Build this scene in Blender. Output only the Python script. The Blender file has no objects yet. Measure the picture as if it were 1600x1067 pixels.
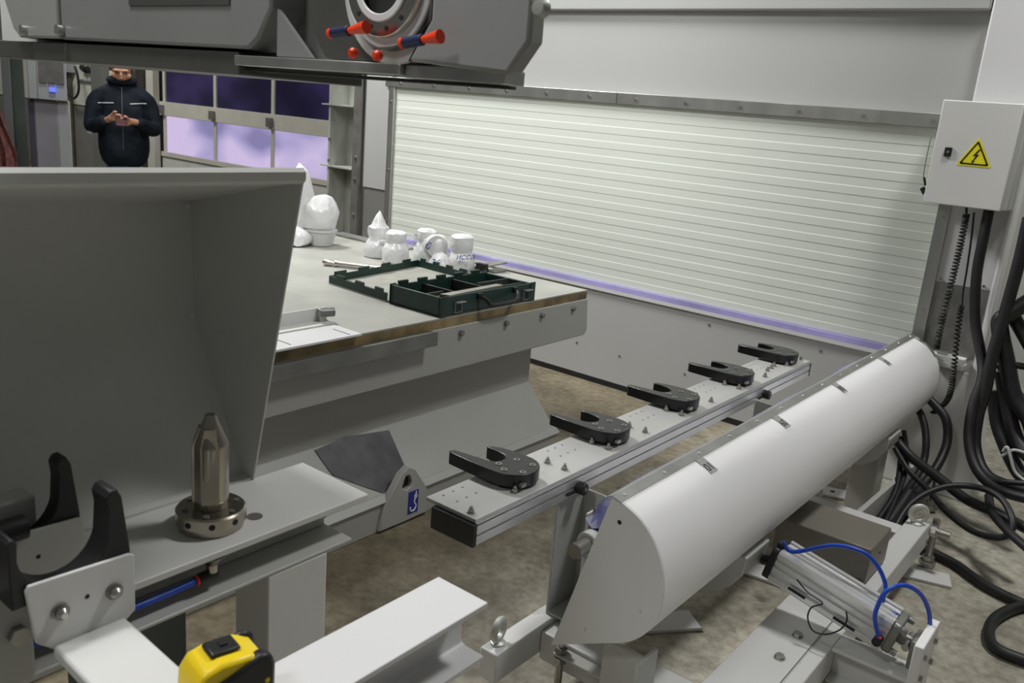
import bpy, bmesh, math, random
from mathutils import Vector, Matrix, noise
random.seed(7)
sc = bpy.context.scene
COL = sc.collection
PI = math.pi

# ------------------------------------------------------------------ camera
CAM = Vector((0.0, 0.0, 1.52))
YAW, PITCH, ROLL, FPX = -0.65314, 0.262516, -0.0860745, 1349.957
fw = Vector((math.cos(PITCH)*math.sin(YAW), math.cos(PITCH)*math.cos(YAW), -math.sin(PITCH)))
rt = fw.cross(Vector((0, 0, 1))).normalized()
dn = fw.cross(rt)
c_, s_ = math.cos(ROLL), math.sin(ROLL)
RT, DN = c_*rt + s_*dn, -s_*rt + c_*dn
cam = bpy.data.cameras.new('camera')
cam.sensor_width = 36.0
cam.lens = FPX*36.0/1600.0
cam.clip_start = 0.05
cam.clip_end = 200
co = bpy.data.objects.new('camera', cam)
COL.objects.link(co)
co.matrix_world = Matrix(((RT.x, -DN.x, -fw.x, CAM.x), (RT.y, -DN.y, -fw.y, CAM.y), (RT.z, -DN.z, -fw.z, CAM.z), (0, 0, 0, 1)))
sc.camera = co
cam.dof.use_dof = True
cam.dof.focus_distance = 2.5
cam.dof.aperture_fstop = 9.0

def ray(px, py): return RT*((px-800)/FPX) + DN*((py-533.5)/FPX) + fw
def atY(px, py, v):
    d = ray(px, py); return CAM + d*(v/d.y)
def atX(px, py, v):
    d = ray(px, py); return CAM + d*(v/d.x)
def atZ(px, py, v):
    d = ray(px, py); return CAM + d*((v-CAM.z)/d.z)

# ------------------------------------------------------------------ light
sc.view_settings.view_transform = 'Standard'
sc.view_settings.look = 'None'
sc.view_settings.gamma = 1.0
sc.view_settings.use_curve_mapping = False
sc.view_settings.exposure = 0.0
w = bpy.data.worlds.new('hall'); sc.world = w
w.use_nodes = True
bg = w.node_tree.nodes['Background']
bg.inputs[0].default_value = (0.96, 1.0, 0.97, 1)
bg.inputs[1].default_value = 0.085

def area(name, loc, aim, size, power, col=(1, 1, 1), sy=None):
    l = bpy.data.lights.new(name, 'AREA')
    l.energy = power; l.color = col
    l.shape = 'RECTANGLE'; l.size = size; l.size_y = sy or size
    o = bpy.data.objects.new(name, l); COL.objects.link(o)
    o.location = loc
    o.rotation_euler = (Vector(aim)-Vector(loc)).to_track_quat('-Z', 'Y').to_euler()
    return o
area('hall_light', (-5.3, 2.8, 4.45), (-1.5, 2.6, 0.3), 0.8, 225, (1, 1, .985))
area('hall_light', (-2.1, 0.15, 4.7), (-1.8, 2.8, 0.8), 0.7, 112, (1, 1, .985))  # unseen fill, added to light the slatted panel from the front
area('hall_light', (-1.6, -2.2, 4.7), (-1.8, 2.8, 0.8), 0.7, 50, (1, 1, .985))  # added behind the camera to brighten the trough end plate
area('hall_light', (0.15, 3.3, 4.6), (-0.3, 3.0, 0.3), 0.6, 95, (1, 1, .985))  # unseen fill added for the right-hand floor and the trough
area('hall_light', (-11.0, 3.6, 4.8), (-11.5, 5.0, 0.0), 1.2, 150, (1, 1, .985))  # unseen fill, shifted to brighten the cream wall at far left

# ------------------------------------------------------------------ materials
def mat(name, col, rough=.5, metal=0., var=.05, scale=6., bump=0., bscale=60., stretch=None, spec=.5, coat=0., detail=4):
    m = bpy.data.materials.new(name); m.use_nodes = True
    nt = m.node_tree; N = nt.nodes; L = nt.links
    b = N['Principled BSDF']
    b.inputs['Roughness'].default_value = rough
    b.inputs['Metallic'].default_value = metal
    b.inputs['Specular IOR Level'].default_value = spec
    b.inputs['Coat Weight'].default_value = coat
    tc = N.new('ShaderNodeTexCoord'); mp = N.new('ShaderNodeMapping')
    L.new(tc.outputs['Object'], mp.inputs[0])
    if stretch: mp.inputs['Scale'].default_value = stretch
    nz = N.new('ShaderNodeTexNoise'); nz.inputs['Scale'].default_value = scale; nz.inputs['Detail'].default_value = detail
    L.new(mp.outputs[0], nz.inputs[0])
    rp = N.new('ShaderNodeValToRGB')
    rp.color_ramp.elements[0].position = .3; rp.color_ramp.elements[1].position = .7
    rp.color_ramp.elements[0].color = [max(0, c*(1-var)) for c in col]+[1]
    rp.color_ramp.elements[1].color = [min(1, c*(1+var)) for c in col]+[1]
    L.new(nz.outputs[0], rp.inputs[0]); L.new(rp.outputs[0], b.inputs['Base Color'])
    if bump:
        n2 = N.new('ShaderNodeTexNoise'); n2.inputs['Scale'].default_value = bscale; n2.inputs['Detail'].default_value = 5
        L.new(mp.outputs[0], n2.inputs[0])
        bp = N.new('ShaderNodeBump'); bp.inputs['Strength'].default_value = bump; bp.inputs['Distance'].default_value = .01
        L.new(n2.outputs[0], bp.inputs['Height']); L.new(bp.outputs[0], b.inputs['Normal'])
    return m
def emis(name, col, strength):
    m = mat(name, col, .3)
    b = m.node_tree.nodes['Principled BSDF']
    rp = [n for n in m.node_tree.nodes if n.type == 'VALTORGB'][0]
    m.node_tree.links.new(rp.outputs[0], b.inputs['Emission Color'])
    b.inputs['Emission Strength'].default_value = strength
    return m

WHITE = mat('white_paint', (.67, .665, .65), .42, var=.03, scale=3)
WHITE2 = mat('white_enamel', (.66, .655, .66), .38, var=.02, scale=3)
GREYP = mat('light_grey_paint', (.48, .48, .455), .42, var=.05, scale=2)
HOODM = mat('hood_paint', (.60, .60, .575), .45, var=.05, scale=4)
ENDM = mat('end_plate_paint', (.74, .74, .73), .42, var=.02, scale=3)
TGREY = mat('table_paint', (.355, .355, .335), .42, var=.05, scale=2)
WALLM = mat('white_wall_paint', (.425, .425, .42), .45, var=.03, scale=1.2)
SLATM = mat('slat_coating', (.70, .735, .67), .40, var=.015, scale=2)
STEEL = mat('stainless_steel', (.46, .46, .44), .36, .85, var=.16, scale=9, stretch=(1, 1, .3))
GALV = mat('galvanised_steel', (.50, .51, .47), .5, .55, var=.28, scale=7, stretch=(1, 1, .35))
DSTEEL = mat('dark_steel', (.24, .235, .22), .45, .6, var=.2, scale=14)
CHROME = mat('polished_steel', (.60, .57, .52), .24, 1., var=.12, scale=12)
BOLTM = mat('bolt_steel', (.42, .41, .38), .32, .9, var=.1, scale=40)
ALU = mat('aluminium_plate', (.52, .515, .50), .45, .35, var=.06, scale=12, stretch=(1, .15, 1))
ALUP = mat('aluminium_profile', (.74, .74, .74), .32, .7, var=.05, scale=12)
BLACK = mat('black_plastic', (.012, .012, .013), .42, var=.2, scale=20)
FORKM = mat('black_nylon', (.010, .010, .011), .30, var=.2, scale=20)
RUBBER = mat('black_rubber', (.010, .010, .011), .5, var=.3, scale=20)
DARK = mat('dark_gap', (.02, .02, .018), .8)
GREEN = mat('dark_green_plastic', (.010, .034, .027), .45, var=.25, scale=15)
GREENIN = mat('case_lining', (.04, .045, .04), .6, var=.4, scale=18)
TABLE = mat('table_top', (.345, .345, .31), .48, var=.13, scale=5, detail=8)
TEDGE = mat('oiled_steel_edge', (.22, .165, .08), .5, .25, var=.6, scale=9, stretch=(1, 1, 1), detail=7)
BROWNBOX = mat('taupe_paint', (.18, .165, .135), .42, var=.06)
YELLOW = mat('yellow_plastic', (.80, .58, .01), .35, var=.03)
SIGNY = mat('sign_yellow', (.86, .78, .02), .4, var=.02)
BLUE = mat('blue_tube', (.012, .07, .50), .32, var=.1)
BLUES = mat('sticker_blue', (.02, .025, .26), .4)
NAVYN = mat('navy_plastic', (.012, .02, .07), .45)
ORANGE = mat('orange_plastic', (.80, .05, .008), .4)
FILMW = mat('white_film', (.66, .66, .66), .26, var=.08, scale=16, bump=.45, bscale=34)
TRM = mat('trough_enamel', (.88, .87, .875), .36, var=.01, scale=3)
TRAYM = mat('dull_stainless', (.22, .22, .21), .38, .7, var=.2, scale=8)
CUPM = mat('white_plastic', (.54, .54, .53), .4, var=.02)
INK = mat('blue_ink', (.02, .03, .30), .6)
GREYINK = mat('grey_ink', (.18, .19, .25), .6)
TAG = mat('grey_label', (.34, .34, .33), .5)
LAV = mat('lavender_film', (.42, .38, .72), .3, var=.25, scale=3, stretch=(1, 1, 1))
CREAM = mat('cream_panel', (.74, .75, .66), .6, var=.08, scale=3)
GREYW = mat('grey_wall', (.18, .18, .165), .6, var=.15, scale=3)
ALCAB = mat('grey_cabinet', (.33, .345, .35), .5, var=.06)
DGCOL = mat('dark_green_grey', (.10, .12, .11), .5, var=.25, scale=3)
WOODY = mat('olive_pipe', (.11, .095, .05), .5, var=.3)
SKIN = mat('skin', (.50, .26, .17), .5, var=.1, scale=20)
HAIRM = mat('brown_hair', (.05, .022, .014), .6, var=.3, scale=90)
JACKET = mat('navy_jacket', (.008, .012, .018), .75, var=.5, scale=9, bump=.7, bscale=11, spec=.15)
TROUS = mat('navy_trousers', (.012, .014, .06), .7, var=.3)
REFL = mat('reflective_piping', (.42, .44, .46), .4)
SCREEN = emis('blue_display', (.10, .14, 1.0), 1.2)
REDC = mat('red_cloth', (.11, .035, .03), .7, var=.6, scale=30)

def floor_mat():
    m = bpy.data.materials.new('worn_shaded_concrete'); m.use_nodes = True
    nt = m.node_tree; N = nt.nodes; L = nt.links; b = N['Principled BSDF']
    tc = N.new('ShaderNodeTexCoord')
    def nz(scale, det, lo, hi, c0, c1):
        n = N.new('ShaderNodeTexNoise'); n.inputs['Scale'].default_value = scale; n.inputs['Detail'].default_value = det
        n.inputs['Roughness'].default_value = .62
        L.new(tc.outputs['Object'], n.inputs[0])
        r = N.new('ShaderNodeValToRGB'); r.color_ramp.elements[0].position = lo; r.color_ramp.elements[1].position = hi
        r.color_ramp.elements[0].color = c0; r.color_ramp.elements[1].color = c1
        L.new(n.outputs[0], r.inputs[0]); return n, r
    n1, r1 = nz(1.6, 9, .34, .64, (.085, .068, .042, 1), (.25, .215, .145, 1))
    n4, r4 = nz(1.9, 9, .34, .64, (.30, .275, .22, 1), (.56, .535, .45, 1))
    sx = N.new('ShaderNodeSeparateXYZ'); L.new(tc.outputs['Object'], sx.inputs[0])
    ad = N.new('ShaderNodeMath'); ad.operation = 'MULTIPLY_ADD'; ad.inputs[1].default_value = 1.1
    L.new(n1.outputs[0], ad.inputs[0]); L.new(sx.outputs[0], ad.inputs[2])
    mr = N.new('ShaderNodeMapRange'); mr.inputs[1].default_value = -1.35; mr.inputs[2].default_value = -.35  # left dirtier with shade painted in, right paler to stand for lit floor
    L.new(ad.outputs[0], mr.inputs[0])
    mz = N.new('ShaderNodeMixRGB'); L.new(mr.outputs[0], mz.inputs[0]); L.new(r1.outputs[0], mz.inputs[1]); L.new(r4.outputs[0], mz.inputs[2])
    n2, r2 = nz(26, 8, .36, .62, (.50, .47, .42, 1), (1, 1, 1, 1))
    n3, r3 = nz(5.5, 5, .30, .38, (.42, .38, .33, 1), (1, 1, 1, 1))
    m1 = N.new('ShaderNodeMixRGB'); m1.blend_type = 'MULTIPLY'; m1.inputs[0].default_value = .75
    m2 = N.new('ShaderNodeMixRGB'); m2.blend_type = 'MULTIPLY'; m2.inputs[0].default_value = .8
    L.new(mz.outputs[0], m1.inputs[1]); L.new(r2.outputs[0], m1.inputs[2])
    L.new(m1.outputs[0], m2.inputs[1]); L.new(r3.outputs[0], m2.inputs[2])
    L.new(m2.outputs[0], b.inputs['Base Color'])
    b.inputs['Roughness'].default_value = .6
    bp = N.new('ShaderNodeBump'); bp.inputs['Strength'].default_value = .25; bp.inputs['Distance'].default_value = .008
    L.new(n2.outputs[0], bp.inputs['Height']); L.new(bp.outputs[0], b.inputs['Normal'])
    return m
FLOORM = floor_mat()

def film_mat():
    m = bpy.data.materials.new('clear_film'); m.use_nodes = True
    nt = m.node_tree; N = nt.nodes; L = nt.links; b = N['Principled BSDF']
    b.inputs['Base Color'].default_value = (.55, .56, .75, 1)
    b.inputs['Roughness'].default_value = .18
    tr = N.new('ShaderNodeBsdfTransparent'); tr.inputs[0].default_value = (.72, .74, .9, 1)
    mx = N.new('ShaderNodeMixShader'); mx.inputs[0].default_value = .45
    L.new(tr.outputs[0], mx.inputs[1]); L.new(b.outputs[0], mx.inputs[2])
    L.new(mx.outputs[0], N['Material Output'].inputs[0])
    return m
FILM = film_mat()

def pane_mat(name, c0, c1, c2, strength):
    m = bpy.data.materials.new(name); m.use_nodes = True
    nt = m.node_tree; N = nt.nodes; L = nt.links; b = N['Principled BSDF']
    tc = N.new('ShaderNodeTexCoord'); mp = N.new('ShaderNodeMapping'); mp.inputs['Scale'].default_value = (1, 1, 1.8)
    L.new(tc.outputs['Object'], mp.inputs[0])
    n = N.new('ShaderNodeTexNoise'); n.inputs['Scale'].default_value = 1.1; n.inputs['Detail'].default_value = 1.5
    L.new(mp.outputs[0], n.inputs[0])
    r = N.new('ShaderNodeValToRGB')
    r.color_ramp.elements[0].position = .36; r.color_ramp.elements[0].color = c0
    r.color_ramp.elements[1].position = .62; r.color_ramp.elements[1].color = c2
    e = r.color_ramp.elements.new(.48); e.color = c1
    L.new(n.outputs[0], r.inputs[0])
    L.new(r.outputs[0], b.inputs['Emission Color']); b.inputs['Emission Strength'].default_value = strength
    b.inputs['Base Color'].default_value = (.008, .008, .012, 1); b.inputs['Roughness'].default_value = .2; b.inputs['Specular IOR Level'].default_value = .15
    return m
PANEL_LIT = pane_mat('daylight_pane', (.23, .21, .40, 1), (.40, .35, .60, 1), (.60, .50, .74, 1), 1.0)
PANE_DARK = pane_mat('dusk_pane', (.006, .004, .018, 1), (.012, .009, .033, 1), (.03, .02, .075, 1), 1.0)

# ------------------------------------------------------------------ mesh helpers
def B(): return bmesh.new()
def box(bm, a, b):
    x0, y0, z0 = a; x1, y1, z1 = b
    v = [bm.verts.new(p) for p in ((x0,y0,z0),(x1,y0,z0),(x1,y1,z0),(x0,y1,z0),(x0,y0,z1),(x1,y0,z1),(x1,y1,z1),(x0,y1,z1))]
    for f in ((0,3,2,1),(4,5,6,7),(0,1,5,4),(1,2,6,5),(2,3,7,6),(3,0,4,7)): bm.faces.new([v[i] for i in f])
    return bm
def hexa(bm, lo, hi):
    n = len(lo)
    a = [bm.verts.new(p) for p in lo]; b = [bm.verts.new(p) for p in hi]
    bm.faces.new(a[::-1]); bm.faces.new(b)
    for i in range(n):
        j = (i+1) % n; bm.faces.new((a[i], a[j], b[j], b[i]))
    return bm
def prism(bm, prof, axis, a0, a1):
    """extrude a closed 2-D outline along an axis; prof holds the two other coordinates in x,y,z order"""
    def P(p, t):
        return {'x': (t, p[0], p[1]), 'y': (p[0], t, p[1]), 'z': (p[0], p[1], t)}[axis]
    hexa(bm, [P(p, a0) for p in prof], [P(p, a1) for p in prof])
    return bm
def frame_of(d):
    d = Vector(d).normalized()
    u = d.cross(Vector((0, 0, 1)))
    if u.length < 1e-4: u = Vector((1, 0, 0))
    u.normalize(); return u, d.cross(u).normalized()
def cyl(bm, p0, p1, r, seg=20, r1=None):
    p0, p1 = Vector(p0), Vector(p1); u, v = frame_of(p1-p0); r1 = r if r1 is None else r1
    lo = [p0+(u*math.cos(2*PI*i/seg)+v*math.sin(2*PI*i/seg))*r for i in range(seg)]
    hi = [p1+(u*math.cos(2*PI*i/seg)+v*math.sin(2*PI*i/seg))*r1 for i in range(seg)]
    hexa(bm, lo, hi); return bm
def lathe(bm, prof, origin, axis=(0, 0, 1), seg=32):
    """prof: list of (radius, distance along the axis)"""
    o = Vector(origin); d = Vector(axis).normalized(); u, v = frame_of(d)
    rings = []
    for r, t in prof:
        if r < 1e-6: rings.append([bm.verts.new(o+d*t)])
        else: rings.append([bm.verts.new(o+d*t+(u*math.cos(2*PI*i/seg)+v*math.sin(2*PI*i/seg))*r) for i in range(seg)])
    for a, b in zip(rings, rings[1:]):
        for i in range(seg):
            j = (i+1) % seg
            if len(a) == 1 and len(b) == 1: continue
            if len(a) == 1: bm.faces.new((a[0], b[i], b[j]))
            elif len(b) == 1: bm.faces.new((a[i], b[0], a[j]))
            else: bm.faces.new((a[i], b[i], b[j], a[j]))
    if len(rings[0]) > 1: bm.faces.new(rings[0][::-1])
    if len(rings[-1]) > 1: bm.faces.new(rings[-1])
    return bm
def smooth_path(pts, n=8, closed=False):
    P = [Vector(p) for p in pts]; out = []
    m = len(P)
    for i in range(m if closed else m-1):
        if closed: a, b, c, d = P[i-1], P[i], P[(i+1) % m], P[(i+2) % m]
        else: a, b, c, d = P[max(i-1, 0)], P[i], P[i+1], P[min(i+2, m-1)]
        for k in range(n):
            t = k/n
            out.append(.5*((2*b)+(c-a)*t+(2*a-5*b+4*c-d)*t*t+(3*b-a-3*c+d)*t**3))
    if not closed: out.append(P[-1])
    return out
def tube(bm, pts, r, seg=10, n=8, smooth=True, closed=False):
    P = smooth_path(pts, n, closed) if smooth else [Vector(p) for p in pts]
    rings = []; u = None; m = len(P)
    for i, p in enumerate(P):
        if closed: t = P[(i+1) % m]-P[i-1]
        else: t = P[min(i+1, m-1)]-P[max(i-1, 0)]
        t.normalize()
        if u is None: u, _ = frame_of(t)
        u = (u-t*u.dot(t))
        if u.length < 1e-6: u, _ = frame_of(t)
        u.normalize(); v = t.cross(u)
        rr = r(i/(m-1)) if callable(r) else r
        rings.append([bm.verts.new(p+(u*math.cos(2*PI*k/seg)+v*math.sin(2*PI*k/seg))*rr) for k in range(seg)])
    pairs = list(zip(rings, rings[1:]))
    if closed: pairs.append((rings[-1], rings[0]))
    for a, b in pairs:
        for k in range(seg):
            j = (k+1) % seg; bm.faces.new((a[k], b[k], b[j], a[j]))
    if not closed: bm.faces.new(rings[0][::-1]); bm.faces.new(rings[-1])
    return bm
def ring_prism(bm, outer, inner, axis, a0, a1):
    """outline with one hole, both closed with the same number of points"""
    def P(p, t):
        return {'x': (t, p[0], p[1]), 'y': (p[0], t, p[1]), 'z': (p[0], p[1], t)}[axis]
    n = len(outer)
    V = [[bm.verts.new(P(p, t)) for p in L] for t in (a0, a1) for L in (outer, inner)]
    o0, i0, o1, i1 = V
    for k in range(n):
        j = (k+1) % n
        bm.faces.new((o0[k], i0[k], i0[j], o0[j])); bm.faces.new((o1[k], o1[j], i1[j], i1[k]))
        bm.faces.new((o0[k], o0[j], o1[j], o1[k])); bm.faces.new((i0[k], i1[k], i1[j], i0[j]))
    return bm
def circ(cx, cy, r, n=24, a0=0., a1=2*PI, end=False):
    return [(cx+r*math.cos(a0+(a1-a0)*i/(n-1 if end else n)), cy+r*math.sin(a0+(a1-a0)*i/(n-1 if end else n))) for i in range(n)]
def hexhead(bm, p, d, r, h):
    cyl(bm, p, Vector(p)+Vector(d).normalized()*h, r, 6); return bm

BASE = {}
def obj(name, bm, m, parent=None, bev=0., smooth=True, local=False, ang=35):
    bmesh.ops.recalc_face_normals(bm, faces=bm.faces)
    if parent is not None and not local:
        off = BASE.get(parent.name, Vector((0, 0, 0)))
        bmesh.ops.translate(bm, verts=bm.verts, vec=-off)
    me = bpy.data.meshes.new(name); bm.to_mesh(me); bm.free()
    me.materials.append(m)
    o = bpy.data.objects.new(name, me); COL.objects.link(o)
    if parent is not None:
        o.parent = parent; BASE[o.name] = BASE.get(parent.name, Vector((0, 0, 0)))
    if smooth:
        me.polygons.foreach_set('use_smooth', [True]*len(me.polygons))
        me.set_sharp_from_angle(angle=math.radians(ang))
    if bev:
        md = o.modifiers.new('edge', 'BEVEL'); md.width = bev; md.segments = 2; md.limit_method = 'ANGLE'; md.angle_limit = math.radians(40)
    return o
def tag(o, label, cat, group=None):
    o['label'] = label; o['category'] = cat
    if group: o['group'] = group
    return o
def thing(name, label, cat, loc=(0, 0, 0), rz=0., group=None):
    o = bpy.data.objects.new(name, None); COL.objects.link(o)
    o.location = loc; o.rotation_euler = (0, 0, rz); o.empty_display_size = .1
    BASE[o.name] = Vector(loc)
    return tag(o, label, cat, group)
def struct(name, bm, m, parent=None, bev=0.):
    o = obj(name, bm, m, parent, bev)
    if parent is None: o['kind'] = 'structure'
    return o
def piece(src, parent, vec):
    """a copy of a part (shared mesh) moved by vec"""
    c = src.copy(); COL.objects.link(c); c.parent = parent; c.location = src.location+Vector(vec)
    BASE[c.name] = BASE.get(parent.name, Vector((0, 0, 0)))
    return c
def text(name, body, m, parent, mw, size, ext=.0004, shear=0.):
    cu = bpy.data.curves.new(name, 'FONT'); cu.body = body; cu.size = size; cu.extrude = ext; cu.shear = shear
    cu.align_x = 'CENTER'; cu.align_y = 'CENTER'
    t = bpy.data.objects.new(name, cu); COL.objects.link(t)
    dg = bpy.context.evaluated_depsgraph_get(); dg.update()
    me = bpy.data.meshes.new_from_object(t.evaluated_get(dg))
    bpy.data.objects.remove(t)
    me.materials.clear(); me.materials.append(m)
    me.transform(mw); me.transform(Matrix.Translation(-BASE.get(parent.name, Vector((0, 0, 0)))))
    o = bpy.data.objects.new(name, me); COL.objects.link(o); o.parent = parent
    return o
def basis(o, ux, uy):
    ux = Vector(ux).normalized(); uy = Vector(uy).normalized(); uz = ux.cross(uy)
    return Matrix(((ux.x, uy.x, uz.x, o[0]), (ux.y, uy.y, uz.y, o[1]), (ux.z, uy.z, uz.z, o[2]), (0, 0, 0, 1)))

# ================================================================== SETTING
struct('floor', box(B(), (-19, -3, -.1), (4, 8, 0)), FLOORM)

# machine side wall: lower sheet, recessed upper field, right pillar
YP = 4.19
wb = struct('wall_back', box(B(), (-4.66, YP+.03, .0), (-.60, YP+.16, 2.6)), WALLM)
obj('lower_sheet', box(B(), (-4.40, YP, .03), (-.86, YP+.03, .555)), WALLM, wb, .002)
obj('left_sheet', box(B(), (-4.655, YP+.005, .90), (-4.405, YP+.03, 2.6)), WALLM, wb, .003)
obj('grey_sheet', box(B(), (-4.65, YP+.012, .03), (-4.43, YP+.03, .895)), GREYW, wb, .002)
# frame around the recess
bm = B(); prism(bm, [(-4.40, 2.075), (-.866, 2.075), (-.866, 2.6), (-4.40, 2.6)], 'y', YP-.012, YP+.03)
obj('upper_border', bm, WALLM, wb, .008)
bm = B(); prism(bm, [(-.862, .03), (-.612, .03), (-.612, 2.6), (-.862, 2.6)], 'y', YP-.012, YP+.03)
obj('pillar_face', bm, WHITE2, wb, .008)
bm = B(); box(bm, (-.628, YP-.045, .03), (-.585, YP+.16, 2.6)); obj('pillar_edge', bm, WHITE, wb, .018)
bm = B(); box(bm, (-.86, YP-.016, .62), (-.635, YP-.012, .935)); dp = obj('dark_sheet', bm, DSTEEL, wb)
for x in (-.835, -.66):
    obj('screw', cyl(B(), (x, YP-.013, .95), (x, YP-.019, .95), .006, 8), BOLTM, wb)
# pillar foot
bm = B(); hexa(bm, [(-.93, YP-.10, .0), (-.50, YP-.10, .0), (-.50, YP+.2, .0), (-.93, YP+.2, .0)],
               [(-.86, YP-.014, .56), (-.60, YP-.014, .56), (-.60, YP+.16, .56), (-.86, YP+.16, .56)])
obj('pillar_foot', bm, WHITE, wb, .006)
bm = B(); box(bm, (-.80, YP-.075, .575), (-.655, YP-.014, .60)); obj('ledge', bm, WHITE, wb, .002)
bm = B(); box(bm, (-.80, YP-.07, .601), (-.66, YP-.014, .625)); obj('ledge', bm, WHITE, wb, .002)
bm = B(); box(bm, (-.775, YP-.065, .626), (-.735, YP-.03, .64)); obj('ledge_clamp', bm, STEEL, wb, .002)
for i, (x, z) in enumerate(((-2.72, .21), (-2.42, .20), (-3.1, .2), (-2.0, .2), (-2.9, .5), (-1.9, .50), (-1.3, .5))):
    obj('rivet', lathe(B(), [(.008, 0), (.007, .003), (0, .005)], (x, YP, z), (0, -1, 0), 10), BOLTM, wb)
struct('baseboard_back', box(B(), (-4.4, YP-.004, .0), (-.93, YP+.03, .028)), RUBBER)

# stainless frame around the slatted panel
struct('trim_1', box(B(), (-4.44, YP-.02, 1.592), (-.85, YP+.03, 1.652)), STEEL, None, .002)
struct('trim_2', box(B(), (-4.405, YP-.018, .555), (-4.355, YP+.03, 1.591)), STEEL, None, .002)
struct('trim_3', box(B(), (-.905, YP-.022, .45), (-.852, YP+.03, 1.591)), STEEL, None, .002)
t4 = struct('trim_4', box(B(), (-4.355, YP-.012, .572), (-.906, YP+.03, .60)), LAV)
obj('white_lip', box(B(), (-4.355, YP-.014, .552), (-.906, YP-.001, .571)), WHITE2, t4)
tr1 = bpy.data.objects['trim_1']; tr2 = bpy.data.objects['trim_2']; tr3 = bpy.data.objects['trim_3']
for k in range(12):
    x = -4.3+k*.3
    obj('screw', cyl(B(), (x, YP-.02, 1.622), (x, YP-.026, 1.622), .009, 8), BOLTM, tr1)
obj('joint', box(B(), (-2.62, YP-.0205, 1.593), (-2.616, YP-.019, 1.651)), DARK, tr1)
for z in (1.5, 1.05, .7):
    obj('screw', cyl(B(), (-4.38, YP-.018, z), (-4.38, YP-.023, z), .007, 8), BOLTM, tr2)
for z in (1.22, .8):
    obj('screw', cyl(B(), (-.878, YP-.022, z), (-.878, YP-.027, z), .006, 8), BOLTM, tr3)

# slatted infill panel
pan = thing('slatted_panel', 'wide pale green-white panel of horizontal slats inside the steel frame', 'panel', (-2.6, YP, .6))
obj('backing', box(B(), (-4.354, YP+.004, .601), (-.906, YP+.029, 1.591)), SLATM, pan)
ns = 12; pitch = (1.591-.601)/ns
z0 = .604
bm = B(); prism(bm, [(YP+.0039, z0), (YP+.0026, z0+.0012), (YP+.0026, z0+.0385), (YP+.0039, z0+.0420)], 'x', -4.353, -.907)
s0 = obj('slat', bm, SLATM, pan, smooth=False)
for k in range(1, ns): piece(s0, pan, (0, 0, k*pitch))

# galvanised channel column on the left of the wall
gc = struct('trim_5', box(B(), (-5.0, YP+.14, 0), (-4.67, YP+.15, 2.6)), GALV)
obj('flange', box(B(), (-5.01, YP-.02, 0), (-4.99, YP+.139, 2.6)), GALV, gc)
obj('flange', box(B(), (-4.735, YP-.03, 0), (-4.668, YP-.01, 2.6)), DSTEEL, gc)
obj('flange_web', box(B(), (-4.70, YP-.009, 0), (-4.688, YP+.139, 2.6)), GALV, gc)
for z in (1.005, 1.435):
    obj('stiffener', box(B(), (-5.08, YP-.03, z), (-4.74, YP+.135, z+.010)), GALV, gc)
obj('white_sticker', prism(B(), circ(-4.70, 1.60, .018, 16), 'y', YP-.0315, YP-.03), WHITE2, gc)
for z in (1.05, .8, 1.2):
    obj('bolt', cyl(B(), (-4.985, YP-.02, z), (-4.985, YP-.035, z), .010, 8), BOLTM, gc)
    obj('bolt', cyl(B(), (-4.70, YP-.03, z-.1), (-4.70, YP-.042, z-.1), .010, 8), DSTEEL, gc)

# far hall wall with the glazed sectional door
YW = 6.6
wf = struct('wall_far', box(B(), (-18, YW+.06, 0), (3, YW+.2, 4.2)), GREYW)
obj('cream_cladding', box(B(), (-18, YW+.03, 1.02), (-11.97, YW+.059, 4.2)), CREAM, wf)
obj('grey_dado', box(B(), (-18, YW+.03, 0), (-11.97, YW+.059, 1.0)), mat('grey_dado', (.22, .215, .20), .6), wf)
obj('grey_cladding', box(B(), (-5.3, YW+.03, 0), (3, YW+.059, 4.2)), mat('pale_grey_cladding', (.42, .42, .40), .6), wf)
struct('wall_left', box(B(), (-18.2, -3, 0), (-18.0, YW+.2, 4.2)), CREAM)
dr = struct('door_1', box(B(), (-11.45, YW, .0), (-5.6, YW+.05, .47)), mat('door_white', (.62, .62, .58), .45))
DF = mat('door_frame', (.60, .58, .50), .4)
xs = [-11.36+1.205*k for k in range(6)]
obj('bottom_rail', box(B(), (-11.45, YW-.02, .48), (-5.6, YW+.04, .545)), DF, dr, .004)
obj('middle_rail', box(B(), (-11.45, YW-.03, 1.03), (-5.6, YW+.04, 1.215)), DF, dr, .006)
obj('top_rail', box(B(), (-11.45, YW-.02, 1.78), (-5.6, YW+.04, 1.95)), DF, dr, .006)
for k, x in enumerate(xs[:-1]):
    obj('mullion', box(B(), (x-.028, YW-.01, .546), (x+.028, YW+.04, 1.029)), DF, dr)
    obj('mullion', box(B(), (x-.028, YW-.01, 1.216), (x+.028, YW+.04, 1.779)), DF, dr)
    obj('hinge', box(B(), (x-.05, YW-.075, 1.06), (x+.04, YW-.031, 1.17)), DSTEEL, dr, .004)
    obj('pane', box(B(), (x+.03, YW+.01, .547), (x+1.175, YW+.03, 1.028)), PANEL_LIT, dr)
    obj('pane', box(B(), (x+.03, YW+.01, 1.217), (x+1.175, YW+.03, 1.778)), PANE_DARK, dr)
obj('door_track', box(B(), (-11.62, YW-.12, 0), (-11.44, YW-.03, 4.2)), DF, dr)
obj('dark_jamb', box(B(), (-11.95, YW-.25, 0), (-11.64, YW-.04, 4.2)), mat('dark_jamb', (.06, .055, .05), .5), dr)
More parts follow.
